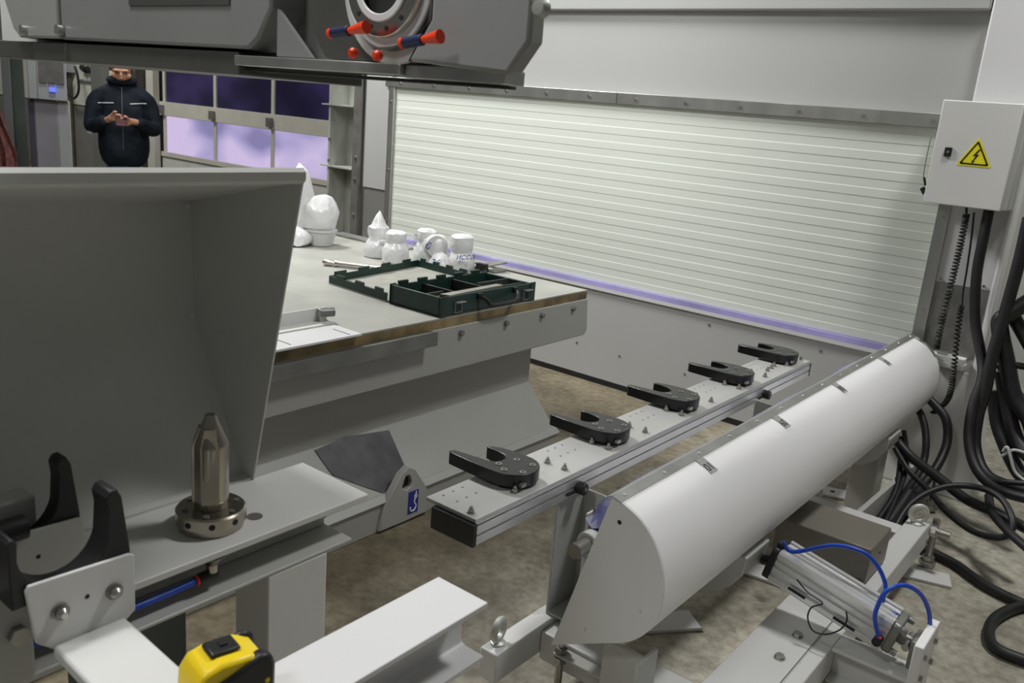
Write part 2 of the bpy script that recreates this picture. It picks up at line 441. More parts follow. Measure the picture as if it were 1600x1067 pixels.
# ================================================================== MACHINE TABLE (left middle)
XA, ZT = -2.15, .733
tb = thing('machine_table', 'large grey machine table with pale worn top and overhanging bolted apron', 'machine table', (-3.0, 2.0, 0))
obj('table_top', box(B(), (-3.88, -.2, ZT-.006), (XA, 3.355, ZT)), TABLE, tb)
obj('top_edge', box(B(), (-3.878, -.2, ZT-.042), (XA-.001, 3.354, ZT-.0065)), TEDGE, tb)
bm = B(); prism(bm, [(-.2, .514), (3.36, .514), (3.382, .535), (3.36, .691), (-.2, .691)], 'x', XA-.02, XA+.004)
obj('apron', bm, TGREY, tb, .004)
obj('deck', box(B(), (-3.85, -.2, .55), (XA-.021, 3.34, .690)), TGREY, tb)
obj('base', box(B(), (-3.75, -.2, .06), (-2.25, 3.09, .549)), TGREY, tb)
# sloping skirt with the foot band
bm = B(); prism(bm, [(-2.26, .31), (-2.245, .31), (-2.075, .125), (-2.075, .10), (-2.26, .10)], 'y', -.2, 3.09)
obj('skirt', bm, TGREY, tb, .003)
bm = B(); prism(bm, [(-2.26, .0), (-2.062, .0), (-2.062, .105), (-2.05, .115), (-2.075, .135), (-2.26, .135)], 'y', -.2, 3.10)
obj('foot_band', bm, TGREY, tb, .003)
# dark hatch in the skirt
nrm = Vector((.185, 0, .17)).normalized()
def onskirt(px, py, off):
    # point of the skirt plane through (-2.245,.,.31) and (-2.075,.,.125)
    d = ray(px, py); p0 = Vector((-2.245, 0, .31)); n = Vector((.185, 0, .17)).normalized()
    t = (p0+n*off-CAM).dot(n)/d.dot(n); return CAM+d*t
hp = [(492, 703), (540, 682), (608, 672), (636, 736), (600, 770), (575, 762), (520, 742)]
bm = B(); hexa(bm, [onskirt(*p, .0005) for p in hp], [onskirt(*p, .004) for p in hp])
obj('hatch', bm, mat('dark_hatch', (.085, .085, .09), .4, .5, var=.35, scale=9), tb)
# lifting lug with a hole
def lug(t): return [(t[0], t[1])]
out = [(2.02, .01), (2.04, .10), (2.12, .205), (2.155, .225), (2.19, .205), (2.255, .115), (2.27, .01), (2.15, .008)]
out = [(a-.034, b) for a, b in out]
inn = [(2.116+.026*math.cos(a), .165+.03*math.sin(a)) for a in (math.atan2(q[1]-.13, q[0]-2.116) for q in out)]
bm = B(); ring_prism(bm, out, inn, 'x', -2.075, -2.045); obj('lifting_lug', bm, TGREY, tb, .003)
obj('lug_hole', prism(B(), circ(2.116, .165, .027, 16), 'x', -2.078, -2.064), DARK, tb)
# blue hook sticker
ctr = atX(645.5, 785, -2.044)
st = obj('hook_sticker', box(B(), (-2.0448, ctr.y-.026, ctr.z-.042), (-2.0432, ctr.y+.026, ctr.z+.048)), BLUES, tb)
P = [(-2.0425, ctr.y+.012, ctr.z+.044), (-2.0425, ctr.y+.010, ctr.z+.022), (-2.0425, ctr.y+.004, ctr.z+.002), (-2.0425, ctr.y+.014, ctr.z-.014), (-2.0425, ctr.y+.006, ctr.z-.030), (-2.0425, ctr.y-.012, ctr.z-.030), (-2.0425, ctr.y-.016, ctr.z-.014)]
obj('hook_mark', tube(B(), P, .0032, 6), WHITE2, st)
obj('hook_mark', tube(B(), [(-2.0425, ctr.y+.011+.007*math.cos(a), ctr.z+.024+.007*math.sin(a)) for a in [k*PI/4 for k in range(8)]], .002, 6, 3, True, True), WHITE2, st)
for y in (2.47, 2.75, 3.0, 3.24):
    obj('bolt', hexhead(B(), (XA+.004, y, .66), (1, 0, 0), .013, .014), DSTEEL, tb, .002)
# stainless drip tray along the edge
bm = B(); prism(bm, [(XA+.005, .695), (-2.098, .702), (-2.098, .648), (-2.102, .648), (-2.102, .690), (XA+.005, .690)], 'y', -.2, 2.29)
obj('drip_tray', bm, TRAYM, tb, .001)

# loose things on the table -------------------------------------------------
wp = thing('white_plate', 'flat white slotted plate lying on the table edge beside the tall hood', 'plate', (-2.2, 1.5, ZT))
bm = B(); box(bm, (-2.268, 1.1, ZT), (-2.128, 1.94, ZT+.008)); obj('plate', bm, WHITE2, wp, .001)
obj('slot', box(B(), (-2.225, 1.895, ZT+.0075), (-2.14, 1.899, ZT+.0085)), DARK, wp)
obj('slot', box(B(), (-2.24, 1.66, ZT+.0075), (-2.15, 1.664, ZT+.0085)), DARK, wp)
obj('slot', box(B(), (-2.25, 1.50, ZT+.0075), (-2.20, 1.60, ZT+.0085)), DARK, wp)
ab = thing('angle_bar', 'light grey angle bar with a round dark end knob on the table', 'bar', (-2.34, 1.7, ZT))
bm = B(); prism(bm, [(-2.36, ZT), (-2.30, ZT), (-2.30, ZT+.004), (-2.355, ZT+.004), (-2.355, ZT+.05), (-2.36, ZT+.05)], 'y', 1.1, 1.975)
obj('angle', bm, WHITE, ab)
obj('end_knob', cyl(B(), (-2.346, 1.935, ZT+.036), (-2.328, 1.985, ZT+.036), .017, 16), DSTEEL, ab)
obj('clip', box(B(), (-2.354, 1.93, ZT+.004), (-2.335, 1.955, ZT+.05)), STEEL, ab, .002)
rod = thing('steel_rod', 'bare steel rod with a collared tip lying behind the green case', 'rod', (-3.1, 2.65, ZT))
dr_ = Vector((.72, .42, 0)).normalized(); ro = Vector((-3.17, 2.625, ZT+.016))
obj('shaft', cyl(B(), ro+dr_*.075, ro+dr_*.305, .0125, 16), CHROME, rod)
obj('collar', cyl(B(), ro+dr_*.062, ro+dr_*.077, .0158, 16), CHROME, rod)
obj('tip', lathe(B(), [(.005, 0), (.0145, .012), (.0148, .03), (.011, .061)], ro, dr_, 16), CHROME, rod)

# green tool case -------------------------------------------------------
gcse = thing('tool_case', 'open dark green plastic tool case at the table edge', 'case', (-2.3, 2.6, ZT))
x0, x1, y0, y1, h, t = -2.425, -2.152, 2.355, 2.935, .078, .010
obj('bottom_shell', box(B(), (x0, y0, ZT), (x1, y1, ZT+.006)), GREENIN, gcse)
obj('side_wall', box(B(), (x1-t, y0, ZT+.0062), (x1, y1, ZT+h)), GREEN, gcse, .003)
obj('side_wall', box(B(), (x0, y0, ZT+.0062), (x0+t, y1, ZT+h)), GREEN, gcse, .003)
obj('side_wall', box(B(), (x0+t+.0003, y0, ZT+.0062), (x1-t-.0003, y0+t, ZT+h)), GREEN, gcse, .003)
obj('side_wall', box(B(), (x0+t+.0003, y1-t, ZT+.0062), (x1-t-.0003, y1, ZT+h-.004)), GREEN, gcse, .003)
for (a, b) in ((x1, y0), (x0, y0), (x1, y1), (x0, y1)):
    sx = 1 if a == x1 else -1; sy = 1 if b == y1 else -1
    obj('corner_rib', box(B(), (min(a, a+sx*.005), min(b-sy*.03, b+sy*.004), ZT+.001), (max(a, a+sx*.005), max(b-sy*.03, b+sy*.004), ZT+h+.004)), GREEN, gcse, .002)
for (ya, yb) in ((2.52, 2.545), (2.70, 2.715)):
    obj('divider', box(B(), (x0+.012, ya, ZT+.0065), (x1-.06, ya+.008, ZT+.068)), GREENIN, gcse, .001)
obj('divider', box(B(), (-2.30, y0+.011, ZT+.0065), (-2.292, 2.519, ZT+.06)), GREENIN, gcse, .001)
obj('divider', box(B(), (-2.212, y0+.011, ZT+.0065), (-2.204, y1-.011, ZT+.07)), GREENIN, gcse, .001)
obj('divider', box(B(), (-2.29, 2.716, ZT+.0065), (-2.282, y1-.011, ZT+.074)), GREENIN, gcse, .001)
for k in range(5):
    yy = 2.39+k*.11
    obj('notch_tooth', box(B(), (x0-.0005, yy, ZT+h), (x0+.012, yy+.05, ZT+h+.014)), GREEN, gcse, .001)
for yy in (2.425, 2.855):
    lt = obj('latch', box(B(), (x1+.001, yy, ZT+.052), (x1+.022, yy+.05, ZT+.056)), STEEL, gcse, .001)
    obj('latch_wire', tube(B(), [(x1+.004, yy+.006, ZT+.05), (x1+.006, yy+.004, ZT+.012), (x1+.006, yy+.044, ZT+.012), (x1+.004, yy+.042, ZT+.05)], .0016, 6, 2, False), STEEL, lt)
obj('handle', tube(B(), [(x1+.002, 2.57, ZT+.062), (x1+.030, 2.585, ZT+.050), (x1+.045, 2.61, ZT+.028), (x1+.045, 2.75, ZT+.028), (x1+.030, 2.785, ZT+.050), (x1+.002, 2.80, ZT+.062)], .0085, 8, 5), BLACK, gcse)
obj('handle_bracket', box(B(), (x1+.0005, 2.56, ZT+.05), (x1+.012, 2.585, ZT+.074)), BLACK, gcse, .002)
obj('handle_bracket', box(B(), (x1+.0005, 2.785, ZT+.05), (x1+.012, 2.81, ZT+.074)), BLACK, gcse, .002)
# lid
A_, B_, C_, D_ = Vector((-2.452, 2.362, ZT)), Vector((-2.835, 2.385, ZT)), Vector((-2.93, 3.02, ZT)), Vector((-2.56, 3.0, ZT))
ld = obj('lid', hexa(B(), [A_, D_, C_, B_], [p+Vector((0, 0, .005)) for p in (A_, D_, C_, B_)]), TABLE, gcse)
ld.data.materials[0] = mat('lid_inside', (.33, .325, .285), .5, var=.15, scale=14)
ctr = (A_+B_+C_+D_)/4
for p, q in ((A_, B_), (B_, C_), (C_, D_)):
    pi, qi = p+(ctr-p)*.035, q+(ctr-q)*.035
    z0, z1 = Vector((0, 0, .0052)), Vector((0, 0, .036))
    obj('lid_wall', hexa(B(), [p+z0, q+z0, qi+z0, pi+z0], [p+z1, q+z1, qi+z1, pi+z1]), GREEN, ld)
    n = 4 if p is not A_ else 3
    for k in range(n):
        a, b = (k+.2)/n, (k+.62)/n
        L = [p.lerp(q, a), p.lerp(q, b), pi.lerp(qi, b), pi.lerp(qi, a)]
        e0, e1 = Vector((0, 0, .036)), Vector((0, 0, .049))
        obj('lid_tooth', hexa(B(), [v+e0 for v in L], [v+e1 for v in L]), GREEN, ld)
obj('hinge_pin', cyl(B(), (-2.438, 2.40, ZT+.03), (-2.438, 2.95, ZT+.03), .005, 8), BLACK, ld)
# long light strip lying in the case
sb = thing('steel_bar', 'thin light steel bar resting across the green case compartments', 'bar', (-2.19, 2.5, ZT+.07))
obj('bar', hexa(B(), [(-2.203, 2.40, ZT+.071), (-2.165, 2.415, ZT+.071), (-2.176, 2.75, ZT+.075), (-2.205, 2.74, ZT+.075)], [(-2.203, 2.40, ZT+.079), (-2.165, 2.415, ZT+.079), (-2.176, 2.75, ZT+.083), (-2.205, 2.74, ZT+.083)]), mat('dull_bar', (.30, .29, .25), .5, .4, var=.2), sb)
ck = thing('hinged_clamp', 'small dark clamp with an open jaw at the far table edge', 'clamp', (-2.68, 3.30, ZT))
obj('jaw', hexa(B(), [(-2.72, 3.25, ZT+.028), (-2.66, 3.235, ZT+.028), (-2.62, 3.33, ZT+.045), (-2.68, 3.345, ZT+.045)], [(-2.72, 3.25, ZT+.034), (-2.66, 3.235, ZT+.034), (-2.62, 3.33, ZT+.051), (-2.68, 3.345, ZT+.051)]), DSTEEL, ck)
obj('body', box(B(), (-2.73, 3.22, ZT), (-2.67, 3.25, ZT+.04)), BLACK, ck, .003)
obj('foot', box(B(), (-2.69, 3.251, ZT), (-2.63, 3.34, ZT+.010)), DSTEEL, ck, .002)
bar2 = thing('flat_bar', 'flat grey steel bar lying along the far edge of the table', 'bar', (-2.8, 3.30, ZT))
obj('bar', hexa(B(), [(-2.98, 3.29, ZT), (-2.96, 3.33, ZT), (-2.55, 3.345, ZT), (-2.55, 3.30, ZT)][::-1] if False else [(-2.98, 3.262, ZT), (-2.75, 3.262, ZT), (-2.75, 3.30, ZT), (-2.98, 3.30, ZT)], [(-2.98, 3.262, ZT+.014), (-2.75, 3.262, ZT+.014), (-2.75, 3.30, ZT+.014), (-2.98, 3.30, ZT+.014)]), STEEL, bar2)
rl = thing('edge_rail', 'dark edged steel rail along the far end of the table', 'rail', (-3.6, 3.30, ZT))
obj('rail', box(B(), (-3.87, 3.27, ZT), (-3.30, 3.35, ZT+.012)), STEEL, rl, .002)
obj('rail_lip', box(B(), (-3.87, 3.262, ZT), (-3.30, 3.269, ZT+.012)), DSTEEL, rl)

# bagged white cups ---------------------------------------------------------
def wrinkle(bm, amp, sc_, seed, zmin):
    for v in bm.verts:
        if v.co.z > zmin+.001:
            n = noise.noise_vector(v.co*sc_+Vector((seed*7.1, seed*3.3, 0)))
            v.co += n*amp
def bag_cup(x, y, r, hb, rt_, ht, peak, label, seed, marks=()):
    th = thing('bagged_cup', label, 'wrapped cup', (x, y, ZT), 0, 'film wrapped cups on the table')
    bm = B(); lathe(bm, [(r*.9, 0), (r, .006), (r*1.0, hb*.55), (r*.98, hb), (r*.80, hb*1.12), (0, hb*1.12)], (x, y, ZT), seg=24)
    obj('cup', bm, CUPM, th)
    bm = B()
    prof = [(r*1.03, .004), (r*1.06, hb*.5), (r*1.03, hb), (r*.86, hb+.018), (rt_*.93, hb+.034), (rt_*1.02, hb+.05), (rt_*1.03, hb+.05+ht*.5), (rt_, hb+.05+ht), (rt_*.7, hb+.05+ht+.012)]
    if peak: prof += [(rt_*.62, hb+.05+ht+peak*.35), (rt_*.34, hb+.05+ht+peak*.75), (0, hb+.05+ht+peak)]
    else: prof += [(0, hb+.05+ht+.016)]
    lathe(bm, prof, (x, y, ZT), seg=28); wrinkle(bm, .0065, 24, seed, ZT+.006)
    obj('film', bm, FILMW, th, ang=38)
    bm = B(); 
    lathe(bm, [(rt_*.95, hb+.055), (rt_*.97, hb+.05+ht*.9), (0, hb+.05+ht*.92)], (x, y, ZT), seg=20); obj('upper_cup', bm, CUPM, th)
    d = Vector((CAM.x-x, CAM.y-y, 0)).normalized(); sx = Vector((-d.y, d.x, 0))
    for (body, z, rr, size, m, dx, rot) in marks:
        ux = sx*math.cos(rot)+Vector((0, 0, 1))*math.sin(rot); uy = -sx*math.sin(rot)+Vector((0, 0, 1))*math.cos(rot)
        text('handwriting', body, m, th, basis(Vector((x, y, ZT+z))+d*(rr+.013)+sx*dx, ux, uy), size, .001, .35)
    return th
bag_cup(-3.23, 3.03, .068, .062, .052, .040, .085, 'white film bagged cup stack with a tall pointed twist, left of the row', 1, [('иса', .085, .060, .03, GREYINK, .03, 0)])
bag_cup(-3.07, 3.00, .064, .066, .048, .030, 0, 'white film bagged cup stack standing just behind the case lid corner', 2)
bag_cup(-2.985, 3.13, .060, .072, .050, .040, 0, 'white film bagged cup stack with vertical writing, behind the tipped bag', 3, [('исса', .12, .055, .028, GREYINK, -.055, PI/2)])
bag_cup(-2.80, 3.185, .068, .05, .056, .06, 0, 'white film bagged cup stack with blue writing at the right end', 4, [('исса', .075, .075,   .040, INK, .02, .08)])
# the tipped one
tp = thing('bagged_cup', 'tipped white film bag holding a cup on its side, blue marks', 'wrapped cup', (-2.92, 3.16, ZT), 0, 'film wrapped cups on the table')
bm = B(); lathe(bm, [(.052, 0), (.058, .02), (.058, .055), (.052, .07)], (-2.945, 3.135, ZT+.095), (.75, -.45, .1), 24); obj('cup', bm, CUPM, tp)
bm = B(); lathe(bm, [(.055, 0), (.07, .012), (.062, .05), (.066, .09), (.062, .135), (.04, .152), (0, .155)], (-2.94, 3.14, ZT), seg=26); wrinkle(bm, .014, 18, 9, ZT+.003)
obj('film', bm, FILMW, tp, ang=80)
bm = B(); lathe(bm, [(.06, 0), (.055, .03), (.03, .065), (.0, .085)], (-2.86, 3.10, ZT), seg=22); wrinkle(bm, .014, 22, 12, ZT+.003); obj('film_tail', bm, FILMW, tp, ang=80)
d = Vector((.69, -.72, 0)).normalized(); sx = Vector((-d.y, d.x, 0))
text('handwriting', 'с', INK, tp, basis(Vector((-2.94, 3.14, ZT+.11))+d*.084-sx*.035, sx, (0, 0, 1)), .055, .001, .3)
text('handwriting', '26', INK, tp, basis(Vector((-2.895, 3.10, ZT+.035))+d*.074, sx, (0, 0, 1)), .045, .001, .3)
# big bag
bg_ = thing('bagged_pot', 'large white pot with a bulging film bag, nearest the steel column', 'wrapped pot', (-3.62, 2.98, ZT))
bm = B(); lathe(bm, [(.058, 0), (.066, .005), (.083, .075), (.088, .078), (.088, .088), (0, .088)], (-3.62, 2.98, ZT), seg=32); obj('pot', bm, CUPM, bg_)
bm = B(); lathe(bm, [(.078, .085), (.092, .10), (.088, .135), (.090, .175), (.080, .215), (.055, .245), (.025, .262), (0, .266)], (-3.63, 2.98, ZT), seg=36); wrinkle(bm, .026, 13, 5, ZT+.09)
obj('film', bm, FILMW, bg_, ang=80)
bm = B(); lathe(bm, [(.06, .07), (.08, .10), (.07, .22), (.05, .32), (.03, .38), (0, .42)], (-3.72, 2.93, ZT), seg=30); wrinkle(bm, .03, 12, 8, ZT); obj('film', bm, FILMW, bg_, ang=80)
bg2 = thing('bagged_pot', 'crumpled white film bag half hidden behind the hood edge', 'wrapped pot', (-3.66, 2.86, ZT))
bm = B(); lathe(bm, [(.05, .002), (.075, .02), (.07, .055), (.05, .085), (0, .10)], (-3.66, 2.86, ZT), seg=28); wrinkle(bm, .018, 18, 15, ZT+.003); obj('film', bm, FILMW, bg2, ang=80)
# ================================================================== TOOL RACK AND FRAME
fr = thing('base_frame', 'white welded steel frame of low rails and posts on the concrete', 'frame', (-.85, 2.5, 0))
obj('rail', box(B(), (-1.175, 1.512, .115), (-1.12, 4.05, .20)), WHITE, fr, .004)
obj('rail', box(B(), (-.582, 1.2, .105), (-.508, 3.24, .20)), WHITE, fr, .004)
obj('wide_rail', box(B(), (-.695, 1.2, .11), (-.545, 2.56, .203)), WHITE, fr, .003)
obj('rail_groove', box(B(), (-.551, 1.2, .2033), (-.548, 2.55, .2036)), TRAYM, fr)
obj('cross_member', box(B(), (-1.119, 1.70, .10), (-.696, 1.80, .185)), WHITE, fr, .004)
obj('cross_member', box(B(), (-1.119, 3.40, .10), (-.583, 3.47, .185)) if False else box(B(), (-1.119, 3.10, .10), (-.583, 3.18, .185)), WHITE, fr, .004)
obj('cross_plate', box(B(), (-.76, 2.50, .14), (-.583, 2.95, .205)), WHITE, fr, .003)
# post carrying the rack (U channel open to the left)
px0, px1, py0, py1 = -1.149, -1.05, 1.755, 1.885
bm = B(); box(bm, (px0, py1-.006, .201), (px1, py1, .535)); obj('post_web', bm, GREYP, fr)
obj('post_flange', box(B(), (px1-.006, py0, .201), (px1, py1-.0065, .535)), GREYP, fr, .002)
obj('post_flange', box(B(), (px0, py0, .201), (px0+.006, py1-.0065, .535)), GREYP, fr, .002)
obj('post_foot', box(B(), (px0+.0065, py0, .201), (px1-.0065, py1-.0065, .209)), GREYP, fr, .002)
bm = B(); prism(bm, [(1.80, .40), (2.02, .40), (2.04, .52), (1.80, .52)], 'x', -1.045, -1.037); obj('gusset', bm, GREYP, fr, .003)
# far post
obj('post_web', box(B(), (-1.149, 3.04, .201), (-1.05, 3.046, .535)), GREYP, fr)
obj('post_flange', box(B(), (-1.056, 2.92, .201), (-1.05, 3.039, .535)), GREYP, fr)
bm = B(); prism(bm, [(3.05, .36), (3.24, .36), (3.26, .52), (3.05, .52)], 'x', -1.045, -1.037); obj('gusset', bm, GREYP, fr, .003)
# posts under the trough
for y in (1.64, 3.55):
    obj('trough_post', box(B(), (-.895, y, .0), (-.79, y+.012, .298)), GREYP, fr, .002)
    obj('trough_post', box(B(), (-.79, y-.03, .0), (-.778, y+.06, .298)), GREYP, fr, .002)
obj('bracket', box(B(), (-1.05, 1.66, .165), (-.895, 1.76, .173)), GREYP, fr, .002)
obj('bracket', box(B(), (-1.04, 1.753, .06), (-.895, 1.76, .1645)), GREYP, fr, .002)
lb = obj('levelling_bolt', cyl(B(), (-1.035, 1.675, .0), (-1.035, 1.675, .21), .010, 12), BOLTM, fr)
obj('nut', hexhead(B(), (-1.035, 1.675, .146), (0, 0, 1), .018, .016), BOLTM, lb)
obj('nut', hexhead(B(), (-1.035, 1.675, .176), (0, 0, 1), .018, .014), DSTEEL, lb)
for k, (x, y, rz) in enumerate(((-.95, 2.78, .1), (-1.02, 2.25, .9), (-.93, 3.72, .3), (-.50, 3.22, .3), (-.55, 1.95, .2))):
    M_ = Matrix.Rotation(rz, 4, 'Z')
    prof = [M_ @ Vector(p) for p in ((-.10, -.05, 0), (.10, -.05, 0), (.10, .05, 0), (-.10, .05, 0))]
    f = obj('foot_plate', hexa(B(), [p+Vector((x, y, .001)) for p in prof], [p+Vector((x, y, .012)) for p in prof]), WHITE, fr, .002)
    hx = M_ @ Vector((-.06, 0, 0))
    obj('hole', cyl(B(), (x+hx.x, y+hx.y, .0122), (x+hx.x, y+hx.y, .0126), .011, 12), DARK, f)
def stud(x, y, h):
    o = obj('anchor_stud', cyl(B(), (x, y, .012), (x, y, h), .013, 12), BOLTM, fr)
    obj('nut', hexhead(B(), (x, y, .013), (0, 0, 1), .028, .022), BOLTM, o)
    obj('nut', hexhead(B(), (x, y, .037), (0, 0, 1), .022, .016), BOLTM, o)
stud(-.855, 3.74, .155); stud(-.50, 3.30, .20); stud(-.62, 3.86, .16)
def eyebolt(x, y, z, r, rot):
    o = obj('eye_bolt', lathe(B(), [(r*.75, 0), (r*.75, .006), (r*.4, .010), (r*.36, .016), (0, .016)], (x, y, z), seg=16), GALV, fr)
    c = Vector((x, y, z+.014+r)); ux = Vector((math.cos(rot), math.sin(rot), 0))
    obj('eye', tube(B(), [c+ux*r*math.cos(a)+Vector((0, 0, r*math.sin(a))) for a in [k*PI/6 for k in range(12)]], r*.36, 10, 2, True, True), GALV, o)
eyebolt(-1.152, 1.555, .20, .026, 1.75)
eyebolt(-.545, 3.195, .20, .028, .6)
sx = obj('cross_bolt', cyl(B(), (-.56, 3.26, .17), (-.44, 3.26, .17), .014, 12), BOLTM, fr)
obj('nut', hexhead(B(), (-.507, 3.26, .17), (1, 0, 0), .024, .02), BOLTM, sx)
for (x, y) in ((-.595, 2.165), (-.592, 2.03), (-.66, 2.53)):
    b = obj('bolt', hexhead(B(), (x, y, .2035), (0, 0, 1), .012, .010), BOLTM, fr)
    obj('washer', cyl(B(), (x, y, .2032), (x, y, .206), .015, 14), BOLTM, b)
# cylinder carrier: I beam and end plate
obj('carrier_flange', box(B(), (-.507, 2.185, .190), (-.312, 2.275, .20)), WHITE, fr, .002)
obj('carrier_flange', box(B(), (-.507, 2.185, .095), (-.312, 2.275, .105)), WHITE, fr, .002)
obj('carrier_web', box(B(), (-.507, 2.226, .1055), (-.312, 2.234, .1895)), WHITE, fr)
ep = obj('carrier_plate', box(B(), (-.311, 2.145, .06), (-.288, 2.315, .325)), WHITE, fr, .003)
for (y, z) in ((2.18, .285), (2.28, .285), (2.18, .225), (2.28, .225)):
    obj('bolt', hexhead(B(), (-.288, y, z), (1, 0, 0), .009, .008), BOLTM, ep)

# rack -----------------------------------------------------------------------
rk = thing('tool_rack', 'aluminium tool rack bar carrying five black fork holders', 'tool rack', (-1.22, 2.5, .53))
ZR = .60
obj('rack_plate', box(B(), (-1.302, 1.414, ZR-.010), (-1.142, 3.565, ZR)), ALU, rk, .0008)
# slotted extrusion, front face with two grooves
prof = [(-1.27, .535), (-1.138, .535), (-1.138, .556), (-1.146, .557), (-1.146, .5605), (-1.138, .5615), (-1.138, .583), (-1.146, .584), (-1.146, .5875), (-1.138, .5885), (-1.138, .5895), (-1.27, .5895)]
obj('extrusion', prism(B(), prof, 'y', 1.416, 3.563), ALUP, rk)
obj('end_cap', box(B(), (-1.272, 1.402, .533), (-1.136, 1.4155, .5893)), BLACK, rk, .002)
obj('end_cap', box(B(), (-1.272, 3.5635, .533), (-1.136, 3.572, .5893)), BLACK, rk, .002)
def fork_outline(cx, cy):
    # opening towards -x: arms, slot with a round bottom, round tail
    r = .072; rs = .033
    out = [(cx+r*math.cos(a), cy+r*math.sin(a)) for a in [(-PI*.5+PI*k/18) for k in range(19)]]
    out += [(cx-.04, cy+.072), (cx-.085, cy+.064), (cx-.112, cy+.050), (cx-.118, cy+.043), (cx-.116, cy+.036), (cx-.10, cy+.034), (cx-.088, cy+.036)]
    sc0 = cx-.065
    out += [(sc0+rs*math.cos(a), cy+rs*math.sin(a)) for a in [(PI*.5-PI*k/12) for k in range(13)]]
    out += [(cx-.09, cy-.036), (cx-.158, cy-.046), (cx-.164, cy-.060), (cx-.155, cy-.068), (cx-.08, cy-.073)]
    return out
first = None
for k in range(5):
    cx, cy = -1.232, 1.655+.4495*k
    if first is None:
        bm = B(); prism(bm, fork_outline(cx, cy), 'z', ZR+.008, ZR+.042); first = f = obj('fork', bm, FORKM, rk, .002)
        bm = B(); prism(bm, circ(cx+.005, cy, .045, 20), 'z', ZR+.0003, ZR+.0078); s1 = obj('fork_spacer', bm, BLACK, f)
        scs = []
        for (dx, dy) in ((-.022, -.028), (-.008, .030), (.040, .035), (.052, -.022), (-.045, -.038) if False else (.010, -.045)):
            bm = B(); ring_prism(bm, circ(cx+dx, cy+dy, .0085, 14), circ(cx+dx, cy+dy, .0045, 14), 'z', ZR+.0415, ZR+.0432); scs.append(obj('fork_screw', bm, BOLTM, f))
        bm = B(); box(bm, (cx+.062, cy-.046, ZR+.012), (cx+.071, cy-.028, ZR+.022)); scs.append(obj('tail_clip', bm, BOLTM, f))
        fp = [o for o in f.children]
    else:
        f = piece(first, rk, (0, .4495*k, 0))
        for o in fp:
            c = o.copy(); COL.objects.link(c); c.parent = f
bpos = [(-1.173, 1.42)]
for yb in (1.597, 1.812, 2.03, 2.24, 2.475, 2.692, 2.92, 3.16): bpos += [(-1.230, yb), (-1.173, yb)]
bpos += [(-1.181, 3.40), (-1.175, 3.545), (-1.20, 3.25), (-1.205, 3.30), (-1.21, 3.34)]
b0 = None
for i, (x, y) in enumerate(bpos):
    y = max(y, 1.432)
    if b0 is None:
        bm = B(); cyl(bm, (x, y, ZR), (x, y, ZR+.003), .010, 12); cyl(bm, (x, y, ZR+.003), (x, y, ZR+.011), .0075, 6); cyl(bm, (x, y, ZR+.011), (x, y, ZR+.018), .004, 10)
        b0 = obj('rack_bolt', bm, BOLTM, rk, smooth=False); bx, by = x, y
    else: piece(b0, rk, (x-bx, y-by, 0))
h0 = None
for k in range(6):
    for (dx, dy) in ((0, 0), (0, .035), (0, .07), (.045, .0), (.045, .035), (.045, .07)):
        x, y = -1.28+dx, 1.452+k*.4495-(.02 if k else 0)+dy
        if y > 3.54: continue
        if h0 is None: h0 = obj('rack_hole', cyl(B(), (x, y, ZR+.0001), (x, y, ZR+.0006), .0035, 8), DSTEEL, rk); hx, hy = x, y
        else: piece(h0, rk, (x-hx, y-hy, 0))
for y in (1.832, 3.083):
    kb = obj('clamp_knob', cyl(B(), (-1.138, y, .556), (-1.112, y, .556), .017, 18), BLACK, rk, .003)
    obj('knob_screw', cyl(B(), (-1.112, y, .556), (-1.110, y, .556), .005, 8), DSTEEL, kb)
    obj('knob_lever', box(B(), (-1.137, y-.055, .547), (-1.130, y-.012, .553)), BLACK, kb)

# swivel shaft behind the trough end
sh = thing('pivot_shaft', 'grey steel shaft stub with a collar between rack post and white trough', 'shaft', (-1.0, 1.72, .5))
pa = atY(897, 862, 1.67)
obj('shaft', cyl(B(), pa, pa+Vector((0, .11, 0)), .021, 20), mat('taupe_steel', (.20, .19, .165), .4, .5), sh, .002)
obj('collar', cyl(B(), pa+Vector((0, .055, .0)), pa+Vector((0, .085, 0)), .032, 22), GREYP, sh, .003)
obj('bearing_block', box(B(), (pa.x-.025, pa.y+.111, pa.z-.08), (pa.x+.06, pa.y+.15, pa.z+.075)), BLACK, sh, .003)
# ================================================================== TROUGH COVER
Y0, Y1 = 1.59, 4.10
tr = thing('trough_cover', 'long white half round trough cover with numbered grey tags', 'cover', (-.87, 2.8, .25))
arc = [(-.893, .693), (-.866, .686), (-.820, .666), (-.781, .632), (-.753, .585), (-.739, .536), (-.736, .493), (-.742, .447), (-.761, .405), (-.795, .366), (-.830, .342), (-.868, .323), (-1.014, .246)]
sm = [(p.x, p.y) for p in smooth_path([(a, b, 0) for a, b in arc], 5)]
